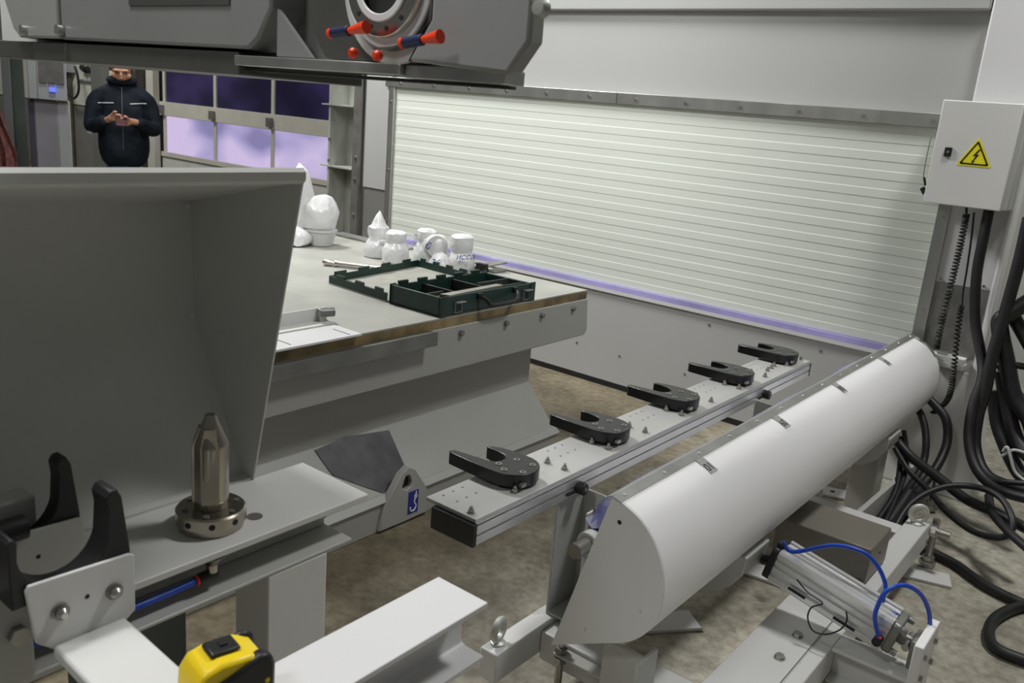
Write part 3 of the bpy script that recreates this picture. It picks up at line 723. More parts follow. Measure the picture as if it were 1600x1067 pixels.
# shell
def inward(i):
    a = Vector(sm[max(i-1, 0)]); b = Vector(sm[min(i+1, len(sm)-1)]); t = (b-a).normalized()
    return Vector((t.y, -t.x)) * .004
inn_ = [tuple(Vector(sm[i])+inward(i)) for i in range(len(sm))]
if (Vector(inn_[30])-Vector((-.85, .5))).length > (Vector(sm[30])-Vector((-.85, .5))).length:
    inn_ = [tuple(Vector(sm[i])-inward(i)) for i in range(len(sm))]
bm = B(); n = len(sm)
V = {}
for t in (Y0+.006, Y1):
    for nm, L in (('o', sm), ('i', inn_)):
        V[(nm, t)] = [bm.verts.new((p[0], t, p[1])) for p in L]
a, b, c, d = V[('o', Y0+.006)], V[('o', Y1)], V[('i', Y0+.006)], V[('i', Y1)]
for i in range(n-1):
    bm.faces.new((a[i], a[i+1], b[i+1], b[i])); bm.faces.new((c[i], d[i], d[i+1], c[i+1]))
    bm.faces.new((a[i], c[i], c[i+1], a[i+1])); bm.faces.new((b[i], b[i+1], d[i+1], d[i]))
bm.faces.new((a[0], b[0], d[0], c[0])); bm.faces.new((a[-1], c[-1], d[-1], b[-1]))
obj('shell', bm, TRM, tr)
e1 = obj('end_plate', prism(B(), sm, 'y', Y0, Y0+.005), ENDM, tr, .001)
obj('end_plate', prism(B(), sm, 'y', Y1-.003, Y1+.003), GREYP, tr)
hole = atY(968, 816, Y0)
obj('hole', cyl(B(), (hole.x, Y0-.0006, hole.z), (hole.x, Y0+.001, hole.z), .0055, 12), DARK, e1)
for q in ((914, 983), (1000, 955)):
    p = atY(*q, Y0); obj('rivet', lathe(B(), [(.005, 0), (.004, .002), (0, .003)], (p.x, Y0, p.z), (0, -1, 0), 10), WHITE2, e1)
# steel strip along the top edge
bm = B(); prism(bm, [(-.905, .690), (-.893, .6962), (-.868, .6892), (-.868, .6868), (-.893, .6936), (-.905, .687)], 'y', Y0-.004, Y1)
stp = obj('edge_strip', bm, STEEL, tr)
r0 = None
for k in range(14):
    y = Y0+.03+k*.187
    if r0 is None: r0 = obj('rivet', lathe(B(), [(.0055, 0), (.0045, .0022), (0, .003)], (-.880, y, .6926), (.27, 0, .96), 12), ALUP, stp); ry = y
    else:
        c = r0.copy(); COL.objects.link(c); c.parent = stp; c.location = (0, y-ry, 0)
# clear film hanging inside from the strip
bm = B(); N_ = 60
rows = []
for i in range(N_+1):
    y = Y0+.01+(Y1-Y0-.03)*i/N_
    wv = .012*noise.noise(Vector((y*4, 1.7, 0)))+.006*math.sin(y*9)
    rows.append([bm.verts.new(p) for p in ((-.898, y, .690), (-.922+wv*.4, y, .676), (-.942+wv, y, .650), (-.952+wv, y, .61+.01*math.sin(y*7)))])
for r, q in zip(rows, rows[1:]):
    for k in range(3): bm.faces.new((r[k], r[k+1], q[k+1], q[k]))
fl = obj('clear_film', bm, FILM, tr)
md = fl.modifiers.new('t', 'SOLIDIFY'); md.thickness = .0008
# corner flap of film by the end plate
bm = B(); pts = [(-.895, Y0+.012, .688), (-.935, Y0+.05, .625), (-1.0, Y0+.07, .575), (-.955, Y0+.03, .578), (-.915, Y0+.014, .60)]
hexa(bm, pts, [(x+.0008, y+.0008, z+.0006) for x, y, z in pts]); obj('film_flap', bm, FILM, tr)
# number tags
for px_, body in ((1101, '10'), (1218, '09'), (1310, '08'), (1381, '07'), (1437, '06')):
    # find y so that the tag top sits at the strip
    best = min([Y0+.01*k for k in range(250)], key=lambda yy: abs((lambda q: RT.dot(q)/fw.dot(q)*FPX+800)(Vector((-.850, yy, .682))-CAM)-px_))
    y = best
    a, b = Vector((-.868, y, .6872)), Vector((-.8205, y, .6665))
    dd = (b-a).normalized(); nn = Vector((-dd.z, 0, dd.x)) if dd.x > 0 else Vector((dd.z, 0, -dd.x))
    nn = Vector((.40, 0, .917))
    wv = Vector((0, .019, 0))
    q = [a-wv, b-wv, b+wv, a+wv]
    tg = obj('number_tag', hexa(B(), [p+nn*.0006 for p in q], [p+nn*.0022 for p in q]), TAG, tr)
    uy = dd; ux = uy.cross(nn).normalized()
    text('number', body, BLACK, tg, basis((a+b)/2+dd*.005+nn*.0026, ux, uy), .036, .0002)
# hanger ribs under the shell
for y in (2.10, 3.45):
    rib = [(-.90, .30), (-.88, .255), (-.83, .262), (-.78, .30), (-.750, .35), (-.745, .40), (-.77, .40), (-.80, .366)]
    obj('hanger_rib', prism(B(), rib, 'y', y, y+.16), GREYP, tr, .004)

# pneumatic cylinder ---------------------------------------------------------
pc = thing('air_cylinder', 'ribbed aluminium air cylinder slanting out from under the white trough', 'air cylinder', (-.4, 2.24, .28))
ha, ta = Vector((-.70, 2.235, .363)), Vector((-.385, 2.235, .292))
ax = (ta-ha).normalized(); s1 = Vector((0, 1, 0)); up = s1.cross(ax)*-1
if up.z < 0: up = -up
def prof3(L, o, p0, p1):
    hexa(o, [p0+s1*u+up*v for u, v in L], [p1+s1*u+up*v for u, v in L])
hw = .050
prof = []
for (a, b) in (((-hw, hw), (hw, hw)), ((hw, hw), (hw, -hw)), ((hw, -hw), (-hw, -hw)), ((-hw, -hw), (-hw, hw))):
    a, b = Vector(a), Vector(b); nrm = Vector((-(b-a).y, (b-a).x)).normalized()
    if nrm.dot((a+b)/2) > 0: nrm = -nrm
    for t, dpt in ((.06, 0), (.20, 0), (.23, .009), (.30, .009), (.33, .003), (.48, .003), (.50, .010), (.56, .010), (.58, .003), (.68, .003), (.71, .009), (.77, .009), (.80, 0), (.94, 0)):
        q = a.lerp(b, t)+nrm*dpt; prof.append((q.x, q.y))
bm = B(); prof3(prof, bm, ha, ta); obj('barrel', bm, ALUP, pc, ang=25)
sq = [(-hw, -hw+.008), (-hw+.008, -hw), (hw-.008, -hw), (hw, -hw+.008), (hw, hw-.008), (hw-.008, hw), (-hw+.008, hw), (-hw, hw-.008)]
bm = B(); prof3(sq, bm, ha-ax*.020, ha-ax*.0005); obj('front_cap', bm, BLACK, pc, .003)
bm = B(); prof3([(u*.92, v*.92) for u, v in sq], bm, ta+ax*.0005, ta+ax*.022); ec = obj('rear_cap', bm, DSTEEL, pc, .004)
for u in (-.035, .035):
    for v in (-.035, .035):
        p = ta+ax*.022+s1*u+up*v; obj('tie_bolt', cyl(B(), p, p+ax*.016, .009, 10), BOLTM, ec)
bm = B(); cyl(bm, ha-ax*.0205-up*.015, ha-ax*.045-up*.03, .014, 12); obj('front_clevis', bm, BLACK, pc)
bm = B(); cyl(bm, ta+ax*.023, Vector((-.318, 2.235, .275)), .016, 14); obj('rear_clevis', bm, DSTEEL, pc)
obj('clevis_pin', cyl(B(), (-.338, 2.195, .279), (-.338, 2.275, .279), .010, 12), BOLTM, pc)
obj('clevis_base', box(B(), (-.328, 2.195, .225), (-.3115, 2.275, .305)), DSTEEL, pc, .003)
p = ta-ax*.012-s1*(hw+.002)-up*.012
ft = obj('air_fitting', cyl(B(), p, p-s1*.026, .012, 12), BLACK, pc)
obj('fitting_ring', cyl(B(), p-s1*.018+up*.0125, p-s1*.018+up*.016, .0065, 12), ORANGE, ft)
p = ha-ax*.010+up*(hw-.01)-s1*.02
f2 = obj('air_fitting', cyl(B(), p, p+up*.022, .011, 12), BLACK, pc)
p = ta-ax*.13-s1*(hw+.003)-up*.032
sn = obj('sensor', box(B(), (0, 0, 0), (.001, .001, .001)) if False else tube(B(), [p, p+ax*.06], .004, 8, 2, False), BLACK, pc)
p2 = ha+ax*.06-s1*(hw+.003)-up*.03
sn = obj('sensor', tube(B(), [p2, p2+ax*.05], .004, 8, 2, False), BLACK, pc)
# blue tubes
def pxpts(L): return [atY(a, b, y) for a, b, y in L]
t1 = obj('air_tube', tube(B(), [ha-ax*.010+up*(hw+.014)-s1*.02]+pxpts([(1240, 862, 2.22), (1300, 852, 2.24), (1345, 861, 2.26), (1370, 883, 2.27), (1383, 912, 2.27), (1380, 935, 2.255), (1374, 950, 2.25)])+[ta-ax*.004+up*(hw-.004)], .0058, 10), BLUE)
tag(t1, 'blue air tube arching over the taupe box to the cylinder', 'tube')
t2 = obj('air_tube', tube(B(), [ta-ax*.012-s1*(hw+.020)-up*.0]+pxpts([(1367, 966, 2.155), (1372, 945, 2.15), (1384, 925, 2.15), (1410, 914, 2.17), (1436, 926, 2.21), (1450, 950, 2.25), (1453, 975, 2.28), (1449, 995, 2.29), (1442, 1008, 2.30)])+[], .0058, 10), BLUE)
tag(t2, 'blue air tube looping from the cylinder tail over the end plate', 'tube')
cb = obj('sensor_cable', tube(B(), pxpts([(1245, 905, 2.17), (1262, 925, 2.165), (1285, 942, 2.16), (1268, 949, 2.15), (1262, 965, 2.14), (1270, 985, 2.14), (1290, 991, 2.14), (1312, 984, 2.15), (1323, 970, 2.16), (1322, 955, 2.165)]), .0022, 8), BLACK)
tag(cb, 'thin black sensor cable curling beside the aluminium cylinder', 'cable')

# taupe box
bx_ = thing('junction_box', 'taupe sheet metal box on the low frame behind the air cylinder', 'box', (-.72, 2.68, .205))
bm = B(); box(bm, (-.845, 2.585, .206), (-.545, 2.80, .325)); obj('housing', bm, BROWNBOX, bx_, .005)
obj('screw', cyl(B(), (-.545, 2.70, .275), (-.542, 2.70, .275), .004, 8), BLACK, bx_)
obj('foot_screw', hexhead(B(), (-.56, 2.575, .204), (0, 0, 1), .010, .012), BOLTM, bx_)

# ================================================================== CONTROL BOX
cbx = thing('control_box', 'light grey wall mounted control box with yellow hazard triangle', 'control box', (-.8, 4.12, 1.28))
YB = 4.03
obj('body', box(B(), (-.937, YB+.022, 1.283), (-.618, YP-.013, 1.702)), GREYP, cbx, .004)
dor = obj('door', box(B(), (-.940, YB, 1.280), (-.640, YB+.0215, 1.705)), WHITE, cbx, .004)
lk = atY(1480, 237, YB)
lt = obj('lock', box(B(), (lk.x-.010, YB-.007, lk.z-.020), (lk.x+.018, YB, lk.z+.018)), BLACK, dor, .002)
obj('lock_core', cyl(B(), (lk.x+.004, YB-.007, lk.z), (lk.x+.004, YB-.010, lk.z), .006, 12), BOLTM, lt)
tcx, tcz = atY(1524, 245, YB).x, atY(1524, 245, YB).z
def tri(r, y0, y1, m, nm, par, cz=0.):
    L = [(tcx+r*math.cos(PI/2+2*PI*k/3), tcz+cz+r*math.sin(PI/2+2*PI*k/3)) for k in range(3)]
    # rounded corners
    out = []
    for k in range(3):
        p, q, s = Vector(L[k]), Vector(L[k-1]), Vector(L[(k+1) % 3])
        for t in (.0, .5, 1.):
            a = p+(q-p).normalized()*r*.10; b = p+(s-p).normalized()*r*.10
            out.append(tuple((a*(1-t)+b*t)*.7+(p*.3 if t == .5 else (a*(1-t)+b*t)*.3)))
    return out
sg = obj('hazard_sign', prism(B(), tri(.078, 0, 0, 0, 0, 0), 'y', YB-.0012, YB-.0002), SIGNY, dor)
bm = B(); ring_prism(bm, tri(.0655, 0, 0, 0, 0, 0), tri(.054, 0, 0, 0, 0, 0), 'y', YB-.0020, YB-.0013); obj('triangle_border', bm, BLACK, sg)
z_ = [(.006, .024), (-.008, .002), (.0005, .003), (-.006, -.014), (-.0085, -.011), (-.007, -.022), (.001, -.015), (-.0025, -.014), (.010, .008), (.0015, .007), (.012, .024)]
obj('lightning_bolt', prism(B(), [(tcx+a*1.25, tcz+b*1.25) for a, b in z_], 'y', YB-.0020, YB-.0013), BLACK, sg)
sc_ = obj('sensor_lead', tube(B(), [atY(1464, 203, YP-.03), atY(1455, 215, YP-.04), atY(1447, 250, YP-.05), atY(1443, 275, YP-.05), atY(1445, 290, YP-.045)], .0025, 6), mat('grey_lead', (.25, .25, .24), .5))
tag(sc_, 'thin grey lead hanging down beside the control box', 'cable')
sd = thing('cable_plug', 'small black plug dangling at the end of the thin grey lead', 'plug', atY(1447, 297, YP-.045))
obj('plug', cyl(B(), atY(1444, 277, YP-.05), atY(1446, 290, YP-.045), .005, 8), BLACK, sd)
obj('connector', hexa(B(), [atY(a, b, YP-.05) for a, b in ((1437, 295), (1444, 291), (1448, 297), (1442, 305))], [atY(a, b, YP-.03) for a, b in ((1437, 295), (1444, 291), (1448, 297), (1442, 305))]), BLACK, sd)

# cables and hoses on the right ------------------------------------------------
def spiral(L, R, r, turns, n=14):
    P = smooth_path(pxpts(L), 12); m = len(P); out = []
    tot = int(turns*n); u, v = frame_of(P[-1]-P[0])
    for k in range(tot+1):
        f = k/tot*(m-1); i = min(int(f), m-2); p = P[i].lerp(P[i+1], f-i); a = 2*PI*k/n
        out.append(p+u*R*math.cos(a)+v*R*math.sin(a))
    return tube(B(), out, r, 6, 1, False)
s1o = obj('spiral_cable', spiral([(1510, 335, 4.06), (1500, 385, 4.05), (1487, 440, 4.05), (1472, 500, 4.06), (1463, 545, 4.08)], .011, .0042, 42), RUBBER)
tag(s1o, 'black coiled cable hanging from the control box behind the trough end', 'cable')
s2o = obj('spiral_cable', spiral([(1502, 478, 4.09), (1496, 520, 4.08), (1491, 570, 4.07), (1487, 605, 4.05), (1478, 628, 4.05), (1458, 645, 4.06)], .010, .0040, 38), RUBBER)
tag(s2o, 'second black coiled cable in front of the dark wall sheet', 'cable')
def hose(L, r, label, m=None, cat='hose', name='cable_hose'):
    o = obj(name, tube(B(), pxpts(L), r, 12, 8), m or RUBBER); tag(o, label, cat); return o
hose([(1522, 332, 4.08), (1518, 370, 4.10), (1511, 420, 4.11), (1505, 455, 4.11), (1503, 480, 4.09)], .004, 'thin black wire from the control box to the lower coiled cable', cat='wire', name='wire')
hose([(1510, 322, 4.07), (1510, 334, 4.06)], .005, 'short black cable tail entering the control box underside', cat='wire', name='wire')
hose([(1546, 325, 4.09), (1538, 365, 4.07), (1526, 430, 4.06), (1524, 500, 4.05), (1533, 555, 4.02), (1535, 590, 3.98), (1519, 640, 3.93), (1514, 690, 3.88), (1527, 735, 3.82), (1560, 765, 3.76), (1610, 780, 3.7)], .021, 'thick black hose dropping from the control box to the floor')
hose([(1608, 340, 3.98), (1592, 410, 3.98), (1570, 490, 3.98), (1550, 560, 3.97), (1540, 610, 3.96), (1528, 650, 3.95), (1524, 700, 3.92), (1545, 745, 3.85), (1610, 768, 3.8)], .024, 'thickest black hose running down along the pillar edge')
hose([(1608, 470, 4.02), (1578, 490, 4.0), (1562, 505, 4.0), (1572, 560, 4.03), (1585, 620, 4.02), (1612, 660, 4.0)], .033, 'wide black hose bending away behind the pillar edge')
hose([(1575, 480, 4.06), (1595, 515, 4.05), (1615, 550, 4.03)], .028, 'short black hose crossing the grey gap at the right frame side')
hose([(1560, 575, 4.05), (1580, 570, 4.04), (1612, 575, 4.03)], .014, 'black cable loop tied across the wide hoses')
hose([(1565, 580, 4.06), (1575, 640, 4.05), (1590, 690, 4.0), (1615, 720, 3.95)], .03, 'black hose in the dark tangle low beside the pillar')
hose([(1555, 610, 4.07), (1560, 665, 4.05), (1590, 735, 3.97), (1612, 750, 3.93)], .03, 'black hose nearest the pillar foot in the dark tangle')
hose([(1575, 600, 4.1), (1600, 640, 4.08), (1615, 680, 4.05)], .03, 'rearmost black hose of the dark tangle')
hose([(1567, 705, 3.86), (1575, 700, 3.85), (1585, 735, 3.84), (1600, 750, 3.83)], .006, 'pale grey cable curling on the black tangle', mat('pale_cable', (.42, .42, .41), .45), 'cable', 'cable')
hose([(1612, 712, 3.86), (1585, 703, 3.86), (1566, 712, 3.86)], .006, 'pale grey cable end loop at the right picture edge', mat('pale_cable_b', (.42, .42, .41), .45), 'cable', 'cable')
hose([(1530, 748, 3.80), (1560, 752, 3.78), (1612, 756, 3.75)], .012, 'black cable lying on the black tangle beside the pillar foot', cat='cable', name='cable')
hose([(1432, 606, 4.08), (1460, 632, 4.05), (1478, 655, 4.03), (1480, 690, 4.0), (1466, 725, 3.92), (1440, 760, 3.80), (1405, 800, 3.55), (1385, 830, 3.35)], .019, 'black hose bowing out beneath the trough end')
hose([(1420, 622, 4.08), (1440, 650, 4.05), (1447, 690, 4.0), (1440, 730, 3.93), (1415, 770, 3.75), (1385, 815, 3.45)], .016, 'black hose left of the bowed one beneath the trough end')
hose([(1402, 690, 3.75), (1425, 715, 3.72), (1465, 745, 3.66), (1510, 780, 3.58), (1560, 803, 3.50), (1612, 830, 3.42)], .020, 'thick black hose crossing diagonally to the right over the floor')
hose([(1398, 700, 3.72), (1420, 735, 3.68), (1450, 765, 3.62), (1480, 800, 3.50), (1520, 830, 3.42), (1560, 840, 3.38), (1580, 830, 3.38), (1580, 805, 3.42), (1560, 775, 3.50), (1520, 760, 3.55), (1470, 762, 3.50), (1425, 785, 3.40), (1398, 825, 3.28), (1392, 850, 3.22)], .012, 'slim black cable making a wide loop on the floor', cat='cable', name='cable')
hose([(1545, 775, 3.60), (1550, 800, 3.50), (1575, 830, 3.38), (1612, 862, 3.26)], .016, 'black hose curving to the right frame edge under the wide loop')
hose([(1412, 672, 3.80), (1416, 700, 3.78), (1414, 740, 3.70), (1395, 790, 3.50), (1378, 825, 3.36)], .010, 'slim black cable dropping straight behind the trough', cat='cable', name='cable')
hose([(1406, 682, 3.80), (1407, 720, 3.75), (1398, 770, 3.58), (1370, 815, 3.40)], .012, 'slim black cable leftmost of the bundle behind the trough', cat='cable', name='cable')
hose([(1420, 770, 3.62), (1400, 800, 3.50), (1375, 835, 3.36)], .024, 'thick black hose end inside the bundle behind the taupe box')
# cable channel they lie in
ch = thing('cable_channel', 'grey slanted sheet metal channel holding the black cable bundle', 'channel', (-.8, 3.4, .0))
A0, A1 = atZ(1425, 745, .05), atZ(1350, 868, .12)
A0 = Vector((-.72, 3.95, 0)); A1 = Vector((-.74, 3.15, 0))
obj('channel_wall', hexa(B(), [A0+Vector((-.02, 0, 0)), A1+Vector((-.02, 0, 0)), A1, A0], [A0+Vector((-.02, 0, .17)), A1+Vector((-.02, 0, .17)), A1+Vector((0, 0, .17)), A0+Vector((0, 0, .17))]), GREYP, ch, .002)
obj('channel_floor', box(B(), (-.719, 3.19, .001), (-.645, 3.72, .006)), DARK, ch)
# floor cables front right
fc = obj('floor_cable', tube(B(), [atZ(1438, 856, .02), atZ(1490, 880, .02), atZ(1545, 918, .02), atZ(1625, 955, .02)], .018, 12), RUBBER)
tag(fc, 'straight black cut-off hose lying on bare concrete at right', 'hose')
fc = obj('floor_cable', tube(B(), [atZ(1640, 945, .02), atZ(1592, 948, .02), atZ(1556, 965, .02), atZ(1545, 990, .02), atZ(1560, 1015, .02), atZ(1625, 1040, .02)], .018, 12), RUBBER)
tag(fc, 'black hose loop on the floor at the lower right picture edge', 'hose')
# ================================================================== LEFT FOREGROUND STATION
ZB = .84
ub = thing('rear_support_beam', 'grey white support beam under the standing steel mandrel', 'beam', (-1.13, .6, 0))
obj('top_plate', box(B(), (-1.222, -.3, ZB-.012), (-1.038, .977, ZB)), WHITE, ub, .002)
# channel under the plate, web recessed
obj('web', box(B(), (-1.135, -.3, ZB-.066), (-1.10, .93, ZB-.0125)), GREYP, ub)
bm = B(); prism(bm, [(-1.10, ZB-.0125), (-1.075, ZB-.0125), (-1.095, ZB-.03), (-1.10, ZB-.055)], 'y', -.3, .935); obj('fillet', bm, GREYP, ub)
bm = B(); prism(bm, [(-1.222, ZB-.068), (-1.03, ZB-.068), (-1.03, ZB-.074), (-1.222, ZB-.074)], 'y', -.3, .935); obj('lower_flange', bm, GREYP, ub, .002)
obj('leg', box(B(), (-1.12, .76, .0), (-1.03, .88, ZB-.0745)), WHITE, ub, .003)
obj('leg', box(B(), (-1.21, .52, .0), (-1.17, .70, ZB-.0745)), DGCOL, ub, .003)
pcx = atZ(398, 807, ZB)
obj('plate_hole', cyl(B(), (pcx.x, pcx.y, ZB+.0002), (pcx.x, pcx.y, ZB+.0008), .013, 16), DSTEEL, ub)

fb = thing('front_support_beam', 'bright white H-beam in the foreground holding the tape measure', 'beam', (-.71, .5, 0))
def hbeam(par, x0, x1, y0, y1, zt, h, tf, tw, m):
    xc = (x0+x1)/2; r = .010
    prof = [(x0, zt), (x1, zt), (x1, zt-tf), (xc+tw+r, zt-tf), (xc+tw+r*.3, zt-tf-r*.3), (xc+tw, zt-tf-r), (xc+tw, zt-h+tf+r), (xc+tw+r*.3, zt-h+tf+r*.3), (xc+tw+r, zt-h+tf), (x1, zt-h+tf), (x1, zt-h), (x0, zt-h), (x0, zt-h+tf), (xc-tw-r, zt-h+tf), (xc-tw, zt-h+tf+r), (xc-tw, zt-tf-r), (xc-tw-r, zt-tf), (x0, zt-tf)]
    return obj('beam', prism(B(), prof, 'y', y0, y1), m, par, .0015)
hbeam(fb, -.762, -.665, -.3, .866, ZB, .096, .009, .004, WHITE2)
obj('leg', box(B(), (-.755, -.1, .0), (-.672, .0, ZB-.0965)), WHITE2, fb, .003)

MANM = mat('mandrel_steel', (.43, .395, .335), .27, 1., var=.12, scale=12)
# mandrel -----------------------------------------------------------------------
mx_, my_ = -1.120, .716
md_ = thing('steel_mandrel', 'upright steel mandrel with pointed nose and round flange', 'mandrel', (mx_, my_, ZB))
bm = B(); lathe(bm, [(.050, .0008), (.050, .010), (.054, .012), (.054, .030), (.051, .033), (.020, .033)], (mx_, my_, ZB), seg=40); fl_ = obj('flange', bm, MANM, md_)
for k in range(6):
    a = k*PI/3+.3; p = (mx_+.041*math.cos(a), my_+.041*math.sin(a), ZB+.033)
    obj('flange_screw', cyl(B(), p, (p[0], p[1], ZB+.0345), .005, 10), DSTEEL, fl_)
for a in (-.55, .15, -1.25):
    p = Vector((mx_+.0535*math.cos(a), my_+.0535*math.sin(a), ZB+.021)); d = Vector((math.cos(a), math.sin(a), 0))
    obj('set_screw', cyl(B(), p, p+d*.001, .005, 10), DARK, fl_)
bm = B(); lathe(bm, [(.0255, .0335), (.0255, .045), (.0272, .047), (.0272, .136), (.0265, .142), (.0095, .182), (.0085, .187), (.0, .1885)], (mx_, my_, ZB), seg=40)
sp_ = obj('pin', bm, MANM, md_)
# flats on the pin nose
for a in (-.62, -2.2):
    d = Vector((math.cos(a), math.sin(a), 0)); s = Vector((-d.y, d.x, 0)); p = Vector((mx_, my_, ZB))
    bm = B()
    L = [p+d*.0262+s*.014+Vector((0, 0, .045)), p+d*.0262-s*.014+Vector((0, 0, .045)), p+d*.0262-s*.014+Vector((0, 0, .137)), p+d*.0165-s*.009+Vector((0, 0, .168)), p+d*.0165+s*.009+Vector((0, 0, .168)), p+d*.0262+s*.014+Vector((0, 0, .137))]
    hexa(bm, [q-d*.006 for q in L], [q+d*.0018 for q in L]); obj('flat', bm, MANM, sp_, .001)
for a in (-.22, -2.05):
    d = Vector((math.cos(a), math.sin(a), .25)).normalized(); p = Vector((mx_, my_, ZB+.149))+Vector((d.x, d.y, 0))*.0225
    obj('pin_hole', cyl(B(), p-d*.004, p+d*.0022, .0042, 12), DARK, sp_)
# spigot and fitting below the plate
fx = thing('air_fitting', 'small steel elbow fitting under the mandrel with blue tube', 'fitting', (-1.065, .72, .80))
e_ = atX(322, 901, -1.052); e0 = Vector((e_.x, e_.y+.010, ZB-.0125))
bm = B(); lathe(bm, [(.020, 0), (.009, -.013), (.009, e_.z-e0.z+.006)], e0, (0, 0, 1), 16); obj('spigot', bm, MANM, fx)
obj('elbow', cyl(B(), e_+Vector((0, .018, 0)), e_+Vector((0, -.014, 0)), .0095, 12), BLACK, fx, .002)
obj('release_ring', cyl(B(), e_+Vector((0, -.0145, 0)), e_+Vector((0, -.018, 0)), .0085, 12), ORANGE, fx)
tb3 = obj('air_tube', tube(B(), [e_+Vector((0, -.0185, 0)), e_+Vector((0, -.07, -.002)), e_+Vector((0, -.13, -.002)), e_+Vector((-.005, -.25, .0)), e_+Vector((-.01, -.38, .004))], .0058, 10), BLUE)
tag(tb3, 'blue air tube running under the beam plate at left', 'tube')

# hood ----------------------------------------------------------------------
hd = thing('sheet_hood', 'tall grey sheet metal hood with folded sides on the rear beam', 'hood', (-1.3, .4, ZB))
YH = .861
ph = {'tip': (-1.215, .8405), 'low': (-1.236, .8405), 'fold': (-1.395, 1.10), 'top': (-1.405, 1.316), 'ftop': (-1.093, 1.384)}
side = [ph['tip'], ph['ftop'], (-1.418, 1.314), (-1.407, 1.102), (-1.262, .8405)]
obj('side_panel', prism(B(), side, 'y', YH, YH+.004), HOODM, hd, .001)
bk = [(-1.222, .8405), (-1.250, .8405), (-1.400, 1.10), (-1.411, 1.322), (-1.405, 1.316), (-1.395, 1.099), (-1.247, .8435), (-1.222, .8435)]
obj('back_panel', prism(B(), bk, 'y', -.7, YH+.0045), HOODM, hd)
bm = B(); prism(bm, [(-1.408, 1.314), (-1.110, 1.379), (-1.096, 1.380), (-1.089, 1.386), (-1.089, 1.399), (-1.096, 1.405), (-1.110, 1.403), (-1.412, 1.322)], 'y', -.7, YH+.004); obj('top_panel', bm, HOODM, hd)
for z in (1.108, 1.306):
    obj('seam_dot', cyl(B(), (-1.394 if z < 1.2 else -1.403, YH-.008, z), (-1.389 if z < 1.2 else -1.398, YH-.008, z), .004, 8), WHITE2, hd)

# saddle cradles --------------------------------------------------------------
def cradle(x, label, plate_m, arm):
    t = thing('saddle_cradle', label, 'cradle', (x, .42, .9), 0, 'black saddle cradles')
    cy, cz, r = .408, 1.036, .062
    pr = [(.345, .955), (.345, 1.02), (.352, 1.026), (.366, 1.022), (.366, 1.01)]
    pr = []
    # U outline in (y, z): outer left, inner arc, outer right
    a0, a1 = math.radians(188), math.radians(345)
    inn2 = [(cy+.052*math.cos(a0+(a1-a0)*k/16), .995+.054*math.sin(a0+(a1-a0)*k/16)) for k in range(17)]
    out2 = [(.347, .93), (.347, 1.012), (.352, 1.018), (.358, 1.012)] + inn2 + [(.461, 1.015), (.459, 1.033), (.464, 1.041), (.472, 1.042), (.478, 1.030), (.486, .96), (.486, .93)]
    obj('saddle', prism(B(), out2, 'x', x-(.044 if arm else .030), x-.006), RUBBER, t, .002)
    pp = [(.368, .882), (.392, .861), (.470, .861), (.487, .874), (.488, .95), (.482, .954), (.364, .958), (.360, .952)]
    p_ = obj('mount_plate', prism(B(), pp, 'x', x-.0055, x), plate_m, t, .0015)
    for y in (.396, .460) if arm else ():
        b = obj('cap_screw', cyl(B(), (x+.0002, y, .912), (x+.003, y, .912), .0105, 16), DSTEEL, p_)
        cyl_ = obj('cap_screw', lathe(B(), [(.0075, 0), (.0075, .005), (.004, .009), (0, .0095)], (x+.0032, y, .912), (1, 0, 0), 16), BOLTM, p_)
    obj('pilot_hole', cyl(B(), (x-.001, .428, .918), (x+.0004, .428, .918), .003, 10), DARK, p_)
    if arm:
        hexa_lo = [(x+.0005, .392, .862), (x+.0005, .470, .862), (-.76, .430, .802), (-.76, .345, .802)]
        bm = B(); hexa(bm, [(x+.0005, .385, .855), (x+.0005, .472, .855), (x+.0005, .472, .872), (x+.0005, .385, .872)], [(-.77, .385, .842), (-.77, .472, .842), (-.77, .472, .862), (-.77, .385, .862)])
        obj('arm', bm, WHITE, t, .004)
    return t
cradle(-.93, 'front black saddle cradle on a white plate with two screws', WHITE, True)
c2 = cradle(-1.058, 'rear black saddle cradle behind a dull grey plate', HOODM, False)
# rear clamp body behind the cradles
cl = thing('clamp_block', 'dark grey clamp block with black grip at the left picture edge', 'clamp', (-1.06, .3, .9))
obj('block', box(B(), (-1.026, .20, .80), (-.982, .387, .934)), GREYP, cl, .004)
obj('step', box(B(), (-1.135, .36, .90), (-1.095, .445, .985)), GREYP, cl, .003)
obj('grip', lathe(B(), [(.0, 0), (.012, .004), (.016, .02), (.016, .06), (0, .066)], (-1.06, .355, .965), (0, 1, 0), 14), BLACK, cl)
obj('bolt', hexhead(B(), (-.982, .368, .87), (1, 0, 0), .012, .01), BOLTM, cl)
obj('pedestal', box(B(), (-1.025, .25, .0), (-.99, .34, .7995)), DGCOL, cl)

# tape measure ------------------------------------------------------------------
tp_ = thing('tape_measure', 'yellow and black tape measure standing on the white beam', 'tape measure', (-.715, .44, ZB), 0)
def tmeas():
    c = atZ(335, 1075, .9)
    ux = Vector((.40, .92, 0)).normalized(); uy = Vector((-ux.y, ux.x, 0))
    return c, ux, uy
